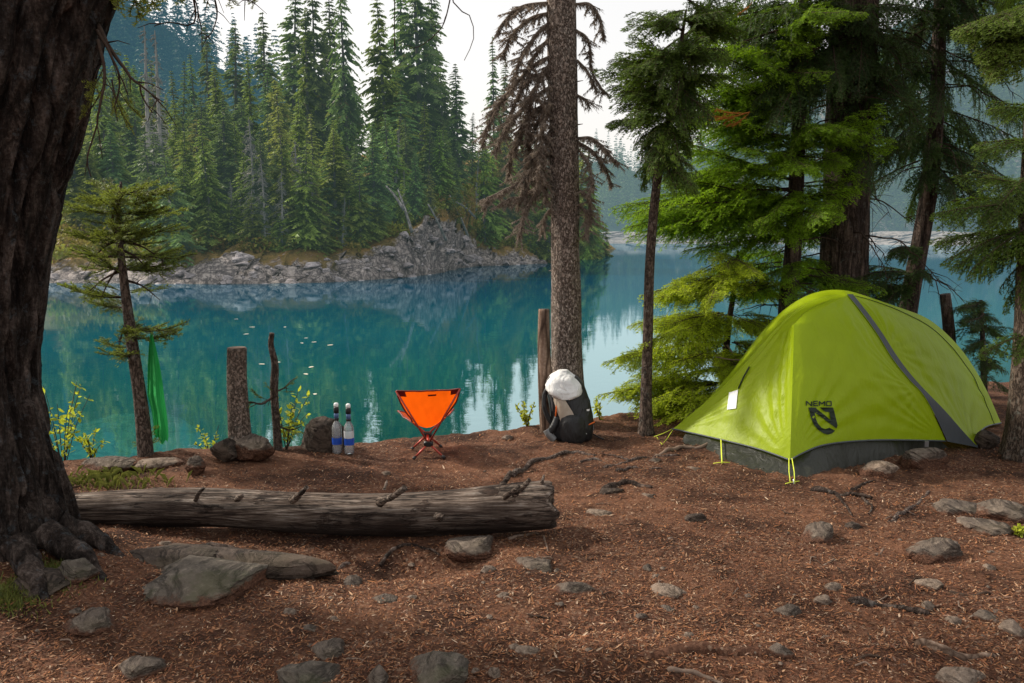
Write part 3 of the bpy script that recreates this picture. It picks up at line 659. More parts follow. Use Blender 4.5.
for px, v, yt, i, lean in [(158, 10, 26, 0, .0), (170, 12, 30, 0, -.02), (256, 5, 118, 2, 0), (272, 4.2, 196, 1, 0), (315, 4, 170, 2, 0), (296, 5, 140, 2, .02), (397, 9, 128, 0, .05), (340, 3.8, 196, 1, .06), (403, 7, 170, 0, 0), (444, 7, 160, 0, -.05), (362, 9, 166, 1, .04), (241, 6, 178, 1, 0), (476, 9, 150, 0, .06), (284, 3.4, 170, 2, .03), (302, 3.6, 188, 1, -.04), (268, 4, 158, 2, -.02), (232, 5, 180, 1, 0)]:
    p = pen_point(px, v); h = at(px, yt, p[1])[2] - p[2] + .2; p[2] -= .2
    snag(p, h, i, 'pale bare dead trunk among the green conifers across the lake', SG, lean)
for k, (a, b) in enumerate([((398, 190), (412, 232)), ((428, 204), (446, 240)), ((450, 196), (468, 236)), ((456, 202), (474, 216)), ((386, 186), (404, 210))]):
    A_ = at(a[0], a[1], pen_point(a[0], 5)[1] - 1.2); B_ = at(b[0], b[1], pen_point(b[0], 2)[1] - 1.6); mb = MB()
    add_tube(mb, crom([A_, (A_ + B_) / 2 + [0, -.2, .15], B_], 8), np.linspace(.05, .10, 8), 6)
    for s in (.2, .4, .6): q_ = A_ + (B_ - A_) * s; add_tube(mb, np.array([q_, q_ + [.3, -.1, .3]]), [.025, .01], 4)
    tag(mb.build('fallen_trunk', M['snag_far'], loc=B_), 'thin bleached trunk leaning down the rock face of the point', 'trunk', 'fallen trunks on the rock face')
# undergrowth of the point
def leafcloud(n, c, size, leaf, seed, updir=.5):
    r = np.random.default_rng(seed); d = norm(r.normal(size=(n, 3))) * (r.random((n, 1)) ** .45); p = np.asarray(c) + d * np.asarray(size)
    a = norm(r.normal(size=(n, 3))); b = norm(np.cross(a, r.normal(size=(n, 3)))); L = leaf * r.uniform(.6, 1.4, (n, 1))
    V = np.stack([p - a * L * .5, p + b * L * .3, p + a * L * .5, p - b * L * .3], 1).reshape(-1, 3)
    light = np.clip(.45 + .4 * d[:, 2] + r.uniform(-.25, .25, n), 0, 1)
    return V, np.arange(4 * n).reshape(n, 4), light
mb = MB()
for k in range(420):
    px = nr.uniform(58, 598); v = nr.uniform(2.6, 22) if k % 3 else nr.uniform(2.8, 8); p = pen_point(px, v); i = int(np.argmin(np.abs(up - px)))
    if bluff[i] > .35 and v < 3.6: continue
    s = nr.uniform(.35, 1.15); V, F, l = leafcloud(150, p + [0, 0, s * .3], (s * 1.2, s * 1.0, s * .7), .2, 3000 + k)
    br = [0, .1, .35, .6, .9][int(nr.integers(0, 5))] * (v < 12); col = np.stack([l * nr.uniform(.5, 1.1), np.full_like(l, br), np.zeros_like(l)], -1); mb.add(V, F, 0, np.repeat(col, 4, 0), False)
tag(mb.build('undergrowth', M['far_bush']), 'green and rusty undergrowth between the trees of the point', 'undergrowth', kind='stuff')

# ------------------------------------------------------------------ hazy hills behind
def hill(name, prof, yfoot, depth, mat, seed, label, rough=5):
    """prof: (column px, crest row) pairs; the slope climbs from the foot distance yfoot to yfoot + depth"""
    n, m = 160, 40; px = np.linspace(prof[0][0], prof[-1][0], n); cr = np.interp(px, [p[0] for p in prof], [p[1] for p in prof]); G = np.zeros((n, m, 3))
    for i in range(n):
        f = at(px[i], 240, yfoot); f[2] = WATER - 2; c = at(px[i], cr[i], yfoot + depth)
        for j in range(m):
            s = j / (m - 1); G[i, j] = f + (c - f) * s; G[i, j, 2] = f[2] + (c[2] - f[2]) * s ** 1.15
    G[..., 2] += rough * fbm(G * .03, 4, seed) * np.linspace(0, 1, m)[None]
    tag(MB().add(G, gridfaces(n, m)[:, ::-1]).build(name, mat), label, 'hill', kind='structure'); return G
def hill_mat(name, a, b, cliff, haze, hcol):
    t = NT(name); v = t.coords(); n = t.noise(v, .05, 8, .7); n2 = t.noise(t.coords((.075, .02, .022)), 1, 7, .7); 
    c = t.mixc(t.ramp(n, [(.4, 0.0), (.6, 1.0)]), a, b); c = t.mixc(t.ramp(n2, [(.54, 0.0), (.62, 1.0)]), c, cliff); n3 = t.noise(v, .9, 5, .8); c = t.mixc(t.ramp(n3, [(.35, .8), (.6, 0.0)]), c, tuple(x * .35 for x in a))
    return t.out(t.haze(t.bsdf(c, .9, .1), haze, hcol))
G1 = hill('hill_left', [(-420, -190), (-100, -110), (60, -40), (130, 5), (180, 40), (235, 80), (300, 125), (380, 165), (480, 190)], 120, 90, hill_mat('bluish hillside', (.006, .016, .014), (.012, .028, .02), (.03, .05, .045), .38, HZ_L), 31, 'dim blue forested hill rising behind the point at the left')
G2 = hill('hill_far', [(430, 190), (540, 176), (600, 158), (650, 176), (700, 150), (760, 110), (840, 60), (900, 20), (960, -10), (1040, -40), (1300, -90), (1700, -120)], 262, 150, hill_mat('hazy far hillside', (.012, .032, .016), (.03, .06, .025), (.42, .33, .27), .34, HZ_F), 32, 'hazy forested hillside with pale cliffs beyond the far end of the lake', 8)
LOW = []
for i in range(4):
    V, F, col, T = far_conifer(80 + i, radius=.15, levels=22, tris=9, clump=2.2, start=.05); LOW.append((V, F, col))
def forest(name, G, n, hts, mat, seed, label, pick, lo, hi):
    mb = MB(); r = np.random.default_rng(seed); a, b, _ = G.shape
    for k in range(n):
        i = int(a * (lo + (hi - lo) * r.random())); s = pick(r, i, a); j = min(int(s * (b - 1)), b - 1); p = G[i, j] + [r.uniform(-1.5, 1.5), r.uniform(-1.5, 1.5), -.6]
        if p[2] < WATER - .4: continue
        V, F, col = LOW[k % 4]; h = r.uniform(*hts); w = h * r.uniform(.8, 1.2); an = r.uniform(0, 6.3); ca, sa = math.cos(an), math.sin(an)
        Q = np.stack([(V[:, 0] * ca - V[:, 1] * sa) * w, (V[:, 0] * sa + V[:, 1] * ca) * w, V[:, 2] * h], -1) + p
        cc = col.copy(); cc[:, 0] = np.clip(cc[:, 0] * r.uniform(.4, 1.2), 0, 1); mb.add(Q, F, 0, cc, False)
    tag(mb.build(name, mat), label, 'forest', kind='stuff')
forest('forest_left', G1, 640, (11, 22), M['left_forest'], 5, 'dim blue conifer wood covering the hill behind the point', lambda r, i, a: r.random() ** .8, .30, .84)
forest('forest_far', G2, 900, (12, 24), M['mist_forest'], 6, 'hazy conifer wood on the far side of the lake', lambda r, i, a: .02 + r.random() ** 1.5, .09, .55)
# pale far shore with drift logs
SH = np.array([onz(px, py, WATER) for px, py in [(480, 243.6), (585, 243.8), (640, 243.6), (700, 243.7), (800, 244), (900, 245), (1040, 246), (1300, 247)]]); ns = 200
sh = crom(SH, ns); vs = np.linspace(-3, 26, 16); G3 = np.zeros((ns, 16, 3))
for j, v in enumerate(vs): G3[:, j] = sh + np.array([0, v, 0]); G3[:, j, 2] = WATER + .13 * v + .5 * fbm(G3[:, j] * .15, 3, 50)
M['far_shore'] = mat_rock('pale far shore', (.15, .135, .125), (.40, .36, .33), 0, .25, .26, HZ_F)
tag(MB().add(G3, gridfaces(ns, 16)[:, ::-1]).build('far_shore', M['far_shore']), 'pale stony shore at the far end of the lake', 'shore', kind='structure')
mb = MB()
for k in range(150):
    i = int(nr.integers(5, ns - 5)); p = G3[i, int(nr.integers(3, 12))] + [0, 0, .2]; a = nr.normal() * .5; L = nr.uniform(3, 10)
    add_tube(mb, np.array([p, p + [math.cos(a) * L, math.sin(a) * L, nr.uniform(-.2, 1.0)]]), [.35, .15], 5)
tag(mb.build('driftwood_debris', M['far_shore']), 'bleached driftwood strewn along the far shore', 'driftwood', kind='stuff')

# ------------------------------------------------------------------ near conifer sprays
def spray(seed, L=1.0, side_gap=.05, side_len=.42, ang=55, needle=.0185, nw=.0078, gap=.0125, sub_gap=.042, sub_len=.07, droop=.12, sag=.35, bald=.08, tuft=False):
    """one flat conifer branch along +X, L metres long: needle triangles (V, col) and a wood MB"""
    r = np.random.default_rng(seed); NV = []; NC = []; wood = MB()
    def axis(P, lightness, ln_scale=1.0, dense=1.0):
        P = np.asarray(P); seg = np.linalg.norm(np.diff(P, axis=0), axis=1); tot = seg.sum(); k = max(2, int(tot / gap * dense))
        s = (np.arange(k) + r.random(k) * .8) / k * tot; cs = np.concatenate([[0], np.cumsum(seg)]); i = np.clip(np.searchsorted(cs, s, side='right') - 1, 0, len(seg) - 1)
        d = norm(np.diff(P, axis=0))[i]; b = P[i] + d * (s - cs[i])[:, None]
        n = norm(np.cross([0, 0, 1.0], d)); u = np.cross(d, n); lt = s / tot
        for sg in (-1, 1, 0):
            if sg == 0:
                a = r.uniform(.25, .8, k); q = d * np.cos(a)[:, None] + u * np.sin(a)[:, None] * (1 if not tuft else 1.15) + n * r.uniform(-.35, .35, (k, 1))
            else:
                a = r.uniform(.6, 1.35, k); q = d * np.cos(a)[:, None] + n * (sg * np.sin(a))[:, None] + u * r.uniform(-.45, .55 if not tuft else .9, (k, 1))
            l = needle * ln_scale * r.uniform(.7, 1.2, k) * (1 - .35 * lt ** 3); t = b + norm(q) * l[:, None]; w = nw * r.uniform(.7, 1.2, k)
            NV.append(np.stack([b - d * w[:, None] * .5, b + d * w[:, None] * .5, t], 1))
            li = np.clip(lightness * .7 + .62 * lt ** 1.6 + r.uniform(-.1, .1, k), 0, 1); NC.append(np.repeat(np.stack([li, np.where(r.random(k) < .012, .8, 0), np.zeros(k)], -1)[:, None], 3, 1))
    xs = np.linspace(0, L, 14); main = np.stack([xs, .03 * L * np.sin(xs / L * 4 + seed), -.02 * np.sin(xs / L * 3)], -1)
    add_tube(wood, main, np.linspace(.0075 * L + .002, .0015, 14), 5, cap=False)
    axis(main[3:], .2)
    x = L * bald
    while x < L * .985:
        t = x / L; b = np.array([np.interp(x, xs, main[:, i]) for i in range(3)])
        for sg in (-1, 1):
            if r.random() < .12: continue
            ln = side_len * L * (1 - t) ** .75 * min(1, .35 + t * 2.2) * r.uniform(.65, 1.2) + .03; an = R(ang + r.uniform(-12, 12) - 12 * t)
            k = 5; ss = np.linspace(0, 1, k); cv = .25 * ss ** 2; a2 = an - cv * .9
            P = b + np.stack([np.cos(a2) * ss * ln, sg * np.sin(a2) * ss * ln, -sag * ln * ss ** 2 + r.uniform(-.30, .22) * ln * ss], -1)
            wood.add(*tube(P, np.linspace(.003, .001, k), 3, False)[:2], 0); axis(P, .12 + .25 * t)
            y = sub_gap * .6
            while y < ln * .93:
                s = y / ln; p = np.array([np.interp(s, ss, P[:, i]) for i in range(3)]); d = norm(P[min(int(s * 4) + 1, 4)] - P[int(s * 4)])
                for s2 in (-1, 1):
                    if r.random() < .2: continue
                    l2 = min(sub_len * r.uniform(.6, 1.4), (ln - y) * .8 + .012) * (1 if L > .3 else .8); nn = norm(np.cross([0, 0, 1.0], d)); q = norm(d * .72 + nn * s2 * .72 + np.array([0, 0, r.uniform(-.65, .40)]))
                    axis([p, p + q * l2 * .55, p + q * l2 + [0, 0, -.12 * l2]], .25 + .3 * s)
                y += sub_gap * r.uniform(.75, 1.3)
        x += side_gap * r.uniform(.75, 1.3) * max(.6, L)
    V = np.concatenate(NV).reshape(-1, 3); col = np.concatenate(NC).reshape(-1, 3)
    bend = lambda q: np.stack([q[:, 0], q[:, 1], q[:, 2] - droop * L * (q[:, 0] / L) ** 2 - .35 * droop / L * q[:, 1] ** 2], -1)
    WV = np.concatenate(wood.V); WF = [f for f in wood.F]
    return bend(V), col, bend(WV), WF
SPR = {}
for L_ in (.35, .6, .9, 1.25):
    for sd_ in range(3):
        SPR['flat', L_, sd_] = spray(100 + sd_ + int(L_ * 40), L_)
        SPR['weep', L_, sd_] = spray(200 + sd_ + int(L_ * 40), L_, side_len=.36, ang=48, droop=.30, sag=.7, side_gap=.055)
        if L_ < 1: SPR['tuft', L_, sd_] = spray(300 + sd_ + int(L_ * 40), L_, needle=.023, nw=.009, gap=.011, side_len=.40, ang=48, tuft=True, droop=-.08, sag=-.08, bald=.28, sub_gap=.085, sub_len=.075, side_gap=.10)
SIZES = {'flat': (.35, .6, .9, 1.25), 'weep': (.35, .6, .9, 1.25), 'tuft': (.35, .6, .9)}
class Crown:
    """foliage of ONE tree: sprays merged in a crown mesh (needles + twigs)"""
    def __init__(s): s.mb = MB(); s.tris = 0
    def spray(s, base, tip, style='flat', roll=0.0, light=1.0, brown=0.0, dark=0.0, width=1.0, m=0):
        base = np.asarray(base, float); tip = np.asarray(tip, float); d = tip - base; ln = np.linalg.norm(d); L = min(SIZES[style], key=lambda q: abs(math.log(q / ln)))
        V, col, WV, WF = SPR[style, L, rnd.randrange(3)]; x = d / ln; up_ = np.array([0, 0, 1.0]); y = norm(np.cross(up_, x)) if abs(x[2]) < .97 else np.array([0, 1.0, 0]); z = np.cross(x, y)
        y, z = y * math.cos(roll) + z * math.sin(roll), z * math.cos(roll) - y * math.sin(roll)
        k = ln / L; B = np.stack([x * k, y * k * width * rnd.choice((-1, 1)), z * k]); c = col.copy(); c[:, 0] = np.clip(c[:, 0] * light, 0, 1); c[:, 1] = np.clip(c[:, 1] + brown, 0, 1); c[:, 2] = dark
        # keep the tip of the bent spray on the asked for tip
        off = tip - (np.array([L, 0, 0]) @ B + base); sag_ = -(V[:, 2].min() if False else 0)
        s.mb.add(V @ B + base, np.arange(len(V)).reshape(-1, 3), m, c, False); n0 = s.mb.n
        s.mb.V.append(WV @ B + base); s.mb.K.append(np.ones((len(WV), 3))); s.mb.n += len(WV)
        for f in WF: s.mb.F.append(f + n0); s.mb.M.append(np.full(len(f), 1 if m == 0 else m)); s.mb.S.append(np.full(len(f), True))
        s.tris += len(V) // 3
    def build(s, parent, needles, name='crown', wood='deadtwig'): return s.mb.build(name, [M[needles], M[wood]] + ([M['needle_rust']] if True else []), parent)
def trunk_tube(P, R0, seed, flare=0.0, n=20, m=60, rough=.06, lobes=5, furrow=0.0):
    P = crom(P, m); Rr = np.interp(np.linspace(0, 1, m), np.linspace(0, 1, len(R0)), R0)
    h = P[:, 2] - P[0, 2]; a = np.linspace(0, 2 * math.pi, n, endpoint=False)
    q = np.stack([np.cos(a)[None] * Rr[:, None] * 6, np.sin(a)[None] * Rr[:, None] * 6, np.repeat(h[:, None] * 1.6, n, 1)], -1)
    rr = Rr[:, None] * (1 + rough * fbm(q * 1.3 + seed, 4, seed))
    if furrow: q2 = np.stack([q[..., 0] * 2.1, q[..., 1] * 2.1, q[..., 2] * 1.4], -1); rr = rr * (1 - furrow * np.clip(1 - np.abs(fbm(q2 + seed, 3, seed + 9)) * 7, 0, 1) - furrow * .5 * np.abs(fbm(q2 * 2.3, 3, seed + 12)))
    if flare: rr = rr * (1 + flare * np.exp(-np.maximum(h, 0)[:, None] / (Rr[0] * 1.6)) * (.55 + .6 * np.cos(a[None] * lobes + seed) ** 2 + .4 * fbm(q * .6, 2, seed + 4)))
    return tube(P, rr, n, True), P
def tree(name, label, base, cat='tree', group=None):
    e = thing(name, label, cat, base, group); return e
def add_trunk(e, P, R0, mat, seed, name='trunk', **kw):
    (V, Fq, tr), Pc = trunk_tube(P, R0, seed, **kw); mb = MB(); mb.add(V, Fq); mb.F.append(tr); mb.M.append(np.zeros(len(tr), int)); mb.S.append(np.zeros(len(tr), bool))
    return mb.build(name, M[mat], e), Pc
def pt_on(Pc, z):
    i = int(np.clip(np.searchsorted(Pc[:, 2], z), 0, len(Pc) - 1)); return Pc[i]
def hcrown(cr, Pc, z0, z1, n, reach, style='flat', droop=.15, up0=.1, light=1.0, dark=0.0, keep=None, jitter=.25, rise_top=.3, az=None, brown=0):
    """a natural crown: whorls of sprays from z0 to z1; reach(t) gives the branch length"""
    k = 0; ga = rnd.uniform(0, 6)
    for i in range(n):
        t = i / max(1, n - 1); z = z0 + (z1 - z0) * t + rnd.uniform(-1, 1) * jitter * (z1 - z0) / n; p = pt_on(Pc, z); ga += 2.399 + rnd.uniform(-.4, .4)
        a = ga if az is None else rnd.uniform(*az); ln = reach(t) * rnd.uniform(.75, 1.15); sl = up0 - droop + (rise_top * t) + rnd.uniform(-.12, .12)
        tip = p + np.array([math.cos(a) * ln, math.sin(a) * ln, sl * ln])
        if keep and not keep(p, tip): continue
        cr.spray(p, tip, style, rnd.uniform(-.25, .25), light * rnd.uniform(.75, 1.2), brown, dark)
        if ln > .75:   # long branches carry secondary sprays
            for _ in range(3):
                s = rnd.uniform(.25, .7); b = p + (tip - p) * s; a2 = a + rnd.choice((-1, 1)) * rnd.uniform(.5, .9); l2 = ln * rnd.uniform(.35, .55); cr.spray(b, b + np.array([math.cos(a2) * l2, math.sin(a2) * l2, (sl - .12) * l2]), style, rnd.uniform(-.3, .3), light * rnd.uniform(.75, 1.2), brown, dark)
        k += 1
def twig(mb, P, r0, r1=.0015, n=16, sides=5, seed=0, kids=0, kl=.2, wob=.0):
    """a bare twig through points with little side twigs"""
    r = np.random.default_rng(seed); Q = crom(P, n)
    if wob: Q = Q + wob * np.stack([fbm(Q * 9 + i * 7, 2, seed + i) for i in range(3)], -1) * np.linspace(0, 1, n)[:, None]
    add_tube(mb, Q, np.linspace(r0, r1, n), sides)
    for _ in range(kids):
        i = int(r.integers(2, n - 1)); d = norm(Q[min(i + 1, n - 1)] - Q[i - 1]); q = norm(d * .7 + r.normal(size=3) * .6 - [0, 0, .25]); l = kl * r.uniform(.4, 1.2); p = Q[i]
        add_tube(mb, np.array([p, p + q * l * .5 + [0, 0, .02 * l], p + q * l - [0, 0, .15 * l]]), [max(r1, r0 * .4), r1, r1 * .6], 4)
def lichen_branch(mb, P, r0, seed, tuft=.10, dens=1.0):
    """a dead drooping branch hung with lichen and fine twigs"""
    r = np.random.default_rng(seed); Q = crom(P, 26); tot = np.linalg.norm(np.diff(Q, axis=0), axis=1).sum(); add_tube(mb, Q, np.linspace(r0, .003, 26), 5)
    for k in range(int(tot * 52 * dens)):
        i = r.uniform(1.5, 24.9); p = Q[int(i)] + (Q[int(i) + 1] - Q[int(i)]) * (i % 1); d = norm(Q[int(i) + 1] - Q[int(i)])
        s = norm(d * r.uniform(.2, .9) + r.normal(size=3) * .55); s[2] = -abs(s[2]) * .6 - .25; l = tuft * r.uniform(.5, 1.7) * (1.15 - .5 * i / 26); e = p + s * l; c = p + s * l * .5 + [0, 0, -.02 * l]
        add_tube(mb, np.array([p, c, e - [0, 0, .2 * l]]), [.0028, .002, .0009], 3, cap=False)
        n = int(16 + 300 * l); t = r.random((n, 1)); b = p + (e - p) * t; q = r.normal(size=(n, 3)) * .55; q[:, 2] = -np.abs(q[:, 2]) - .35; q = norm(q); L = r.uniform(.010, .034, (n, 1)); o = norm(np.cross(q, r.normal(size=(n, 3)))) * r.uniform(.002, .005, (n, 1))
        mb.add(np.stack([b - o, b + o, b + q * L], 1).reshape(-1, 3), np.arange(3 * n).reshape(n, 3), 0, (1, 1, 1), False)
    n = int(tot * 1700 * dens); i = r.uniform(0, 24.9, n); ii = i.astype(int); b = Q[ii] + (Q[ii + 1] - Q[ii]) * (i % 1)[:, None]; q = r.normal(size=(n, 3)) * .5; q[:, 2] = -np.abs(q[:, 2]) - .5; q = norm(q); L = r.uniform(.012, .065, (n, 1)); o = norm(np.cross(q, r.normal(size=(n, 3)))) * r.uniform(.002, .005, (n, 1))
    mb.add(np.stack([b - o, b + o, b + q * L], 1).reshape(-1, 3), np.arange(3 * n).reshape(n, 3), 0, (1, 1, 1), False)

# ---- the huge dark trunk at the left
B0 = gp(20, 575); B0[2] = 0
e = tree('old_pine_tree', 'huge dark rough barked trunk filling the left edge of the view', B0)
Pt = [at(-14, 640, 3.42), at(-14, 560, 3.42), at(-36, 450, 3.42), at(-45, 360, 3.42), at(-25, 200, 3.38), at(0, 90, 3.34), at(18, 0, 3.31), at(42, -90, 3.28), at(60, -300, 3.25), np.array([-1.8, 3.2, 5.2]), np.array([-1.7, 3.1, 9.0])]
o, Pc = add_trunk(e, Pt, [.36, .34, .325, .335, .35, .345, .345, .34, .33, .29, .16], 'bark_big', 3, flare=.22, n=240, m=520, rough=.13, furrow=.14, lobes=4)
for k, pts in enumerate([[at(45, 535, 3.28), at(85, 556, 3.2), at(112, 578, 3.1)], [at(55, 515, 3.35), at(90, 526, 3.4), at(130, 548, 3.35)], [at(20, 575, 3.12), at(38, 600, 3.0), at(50, 628, 2.9)]]):
    mb = MB(); P = crom(pts, 20); P[:, 2] = np.maximum(ground_z(P[:, 0], P[:, 1]) + np.linspace(.09, -.03, 20), -.1); P = crom(P, 60); ra = np.linspace(.066, .012, 60); aa = np.linspace(0, 6.283, 26, endpoint=False); rr = ra[:, None] * (1 + .38 * fbm(np.stack([np.repeat(np.linspace(0, 7, 60)[:, None], 26, 1), 1.6 * np.cos(aa)[None] + 0 * ra[:, None], 1.6 * np.sin(aa)[None] + 0 * ra[:, None]], -1) + k * 5, 4, 90 + k)); V, Fq, _t = tube(P, rr, 26, False); mb.add(V, Fq); mb.build('root', M['bark_big'], e)
mb = MB()
for k, (pts, r0, kids) in enumerate([([(98, 25, 3.3), (108, 45, 3.25), (128, 75, 3.2), (145, 88, 3.15), (166, 102, 3.1)], .010, 5), ([(97, 30, 3.25), (110, 55, 3.2), (118, 78, 3.2), (117, 120, 3.2)], .007, 3), ([(98, 40, 3.2), (104, 70, 3.15), (100, 100, 3.1), (94, 135, 3.1), (90, 178, 3.1)], .007, 4), ([(100, 45, 3.3), (104, 85, 3.3), (92, 112, 3.3), (80, 125, 3.3)], .005, 3), ([(140, 84, 3.2), (142, 95, 3.2), (152, 110, 3.2)], .004, 1)]):
    twig(mb, [at(*p) for p in pts], r0, .002, seed=k, kids=kids, kl=.12, wob=.03)
mb.build('dead_branch', M['deadtwig'], e)
mb = MB()
for k, (pts, r0) in enumerate([([(185, -60, 3.6), (193, -10, 3.6), (195, 18, 3.6), (186, 27, 3.6), (172, 24, 3.6), (155, 26, 3.6)], .007), ([(175, -50, 3.6), (196, 5, 3.6), (204, 30, 3.6), (200, 35, 3.6)], .005), ([(205, -40, 3.8), (215, 10, 3.8), (212, 30, 3.8), (204, 36, 3.8)], .005), ([(225, -40, 3.8), (238, -5, 3.8), (250, 2, 3.8)], .006)]):
    twig(mb, [at(*p) for p in pts], r0, .002, seed=10 + k, kids=5, kl=.10, wob=.03)
mb.build('dead_branch', M['deadtwig'], e)
cr = Crown()
for a, b in [((112, -50, 3.4), (118, 14, 3.3)), ((128, -50, 3.5), (140, 24, 3.4)), ((150, -60, 3.5), (152, 12, 3.4)), ((104, 62, 3.3), (90, 100, 3.2)), ((112, 80, 3.3), (128, 130, 3.2)), ((120, 92, 3.3), (142, 118, 3.25)), ((95, 80, 3.3), (84, 118, 3.25)), ((218, -40, 3.9), (232, 8, 3.8)), ((236, -40, 3.9), (256, 6, 3.8)), ((170, -50, 3.9), (178, 5, 3.8)), ((106, 45, 3.3), (118, 56, 3.25)), ((200, -40, 3.9), (206, 4, 3.9))]:
    cr.spray(at(*a), at(*b), 'tuft', rnd.uniform(-1, 1), 1.3)
hcrown(cr, Pc, 4.2, 8.6, 22, lambda t: 2.1 - 1.1 * t, 'flat', .1, .12)
for k in range(14):     # unseen long boughs over the lake side, added to shade the foreground
    p = pt_on(Pc, rnd.uniform(4.5, 7.5)); a = R(rnd.uniform(120, 185)); ln = rnd.uniform(2.4, 3.6); tip = p + np.array([math.cos(a) * ln, math.sin(a) * ln, -.02 * ln])
    for s_ in (0, .3, .55): cr.spray(p + (tip - p) * s_, p + (tip - p) * (s_ + .45) + np.array([rnd.uniform(-.4, .4), rnd.uniform(-.4, .4), 0]), 'flat', rnd.uniform(-.4, .4), 1)
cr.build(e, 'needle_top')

# ---- the small fir with the towel
bs = gp(146, 457); e = tree('small_fir_tree', 'small flat tiered fir on the bank with a green towel on it', bs)
Tp = [(148, 478), (146, 457), (141, 405), (131, 335), (123, 272), (118, 222), (120, 196), (121, 182)]
o, Pc = add_trunk(e, [at(px, py, bs[1] + .03 * k) for k, (px, py) in enumerate(Tp)], [.054, .050, .042, .038, .032, .026, .018, .008], 'bark_thin', 11, flare=.1, n=16)
mb = MB(); twig(mb, [at(119, 238, 5.5), at(112, 225, 5.4), at(116, 205, 5.4), at(121, 196, 5.45)], .014, .006, kids=4, kl=.12, seed=2)
for k, (a, b) in enumerate([((121, 265), (100, 300)), ((119, 240), (90, 262)), ((125, 280), (160, 300)), ((128, 318), (118, 350)), ((122, 250), (150, 272)), ((132, 335), (150, 330)), ((124, 270), (84, 296)), ((121, 240), (165, 262))]): twig(mb, [at(*a, 5.45), at((a[0] + b[0]) / 2, (a[1] + b[1]) / 2 - 4, 5.4), at(*b, 5.4)], .010, .002, seed=20 + k, kids=4, kl=.1)
mb.build('dead_branch', M['deadtwig'], e)
cr = Crown()
TIERS = [(186, 92, 178, 9), (196, 78, 160, 10), (206, 66, 172, 10), (216, 84, 150, 8), (236, 66, 166, 10), (250, 70, 184, 12), (262, 82, 182, 10), (228, 74, 180, 8), (290, 62, 112, 6), (284, 100, 150, 4), (300, 88, 118, 4), (322, 124, 188, 7), (330, 128, 182, 6), (340, 95, 124, 4), (350, 98, 122, 3)]
for yy, x0, x1, n in TIERS:
    for k in range(int(n * 1.15)):
        tx = rnd.uniform(x0, x1) if k > 1 else (x0, x1)[k]; ty = yy + rnd.uniform(-5, 5) + abs(tx - 120) * .06; tp = at(tx, ty, 5.45 + rnd.uniform(-.42, .42) * (1 - abs(tx - 120) / 90)); p = at(np.interp(yy, [190, 222, 272, 335], [120, 118, 123, 131]), yy + 7, 5.48)
        if np.linalg.norm(tp - p) < .12: continue
        cr.spray(p, tp, 'tuft', rnd.uniform(-.6, .6), rnd.uniform(.8, 1.3), 0, .0)
        cr.spray(p + (tp - p) * .45, tp + np.array([rnd.uniform(-.12, .12), rnd.uniform(-.15, .15), rnd.uniform(-.03, .05)]), 'tuft', rnd.uniform(-.35, .35), rnd.uniform(.5, 1.1), 0, .15)
for a, b in [((143, 446), (158, 440)), ((143, 447), (134, 443)), ((144, 440), (156, 428))]: cr.spray(at(*a, 5.5), at(*b, 5.35), 'tuft', 0, 1)
cr.build(e, 'needle_left')

# ---- the speckled trunk in the middle, hung with dead lichen branches
bs = gp(566, 424); Y0 = bs[1]; e = tree('spruce_tree', 'straight speckled trunk in the middle draped with dead brown lichen branches', bs)
o, Pc = add_trunk(e, [at(px, py, Y0) for px, py in [(566, 428), (566, 360), (566, 290), (565, 200), (563, 100), (561, 0), (559, -150)]] + [np.array([.36, Y0, 5.5]), np.array([.36, Y0, 8.2])], [.128, .115, .110, .108, .104, .097, .09, .07, .03], 'bark_mid', 21, flare=.7, n=48, m=260, rough=.11, furrow=.03)
mb = MB(); LB_ = [([(553, 60), (541, 75), (530, 105), (527, 140)], 1.5), ([(553, 90), (546, 110), (540, 150), (541, 185)], 1.6), ([(552, 20), (536, 34), (520, 60), (512, 90)], 1.3), ([(552, 100), (530, 118), (513, 150), (508, 180)], 1.3), ([(553, 140), (540, 152), (528, 178), (520, 200)], 1.4),
    ([(552, 12), (530, 18), (511, 36), (503, 58)], 1.2), ([(552, 2), (522, 6), (503, 22), (497, 34)], 1), ([(552, 55), (532, 66), (508, 92), (490, 120), (482, 146)], 1.4), ([(552, 85), (530, 100), (506, 128), (494, 152)], 1.3), ([(552, 70), (528, 80), (512, 110), (502, 138)], 1.2),
    ([(552, 110), (540, 118), (530, 140), (527, 168)], 1.6), ([(553, 130), (543, 140), (536, 160), (538, 190)], 1.5), ([(553, 100), (538, 108), (520, 128), (514, 156)], 1.3), ([(553, 150), (536, 164), (520, 182), (503, 190), (487, 200), (484, 208)], 1.1), ([(553, 165), (540, 182), (524, 196), (510, 198), (499, 206)], 1.2), ([(553, 178), (534, 196), (524, 214), (519, 236)], 1.2), ([(553, 120), (545, 150), (544, 185), (548, 205)], 1.3), ([(552, 35), (540, 48), (526, 70), (520, 95)], 1.2),
    ([(576, 4), (590, 4), (600, 18), (604, 40)], .9), ([(576, 30), (588, 40), (592, 70), (604, 92)], .7), ([(577, 60), (588, 72), (597, 92)], .6), ([(578, 138), (592, 138), (606, 150), (617, 164)], .9), ([(578, 142), (594, 152), (606, 170), (612, 186)], .8), ([(579, 150), (588, 162), (592, 180), (588, 196)], .8), ([(580, 190), (590, 200), (590, 222)], 1.0), ([(579, 205), (588, 215), (586, 238)], .9), ([(577, 95), (586, 100), (590, 108)], .5), ([(553, 208), (546, 214), (541, 232)], .8)]
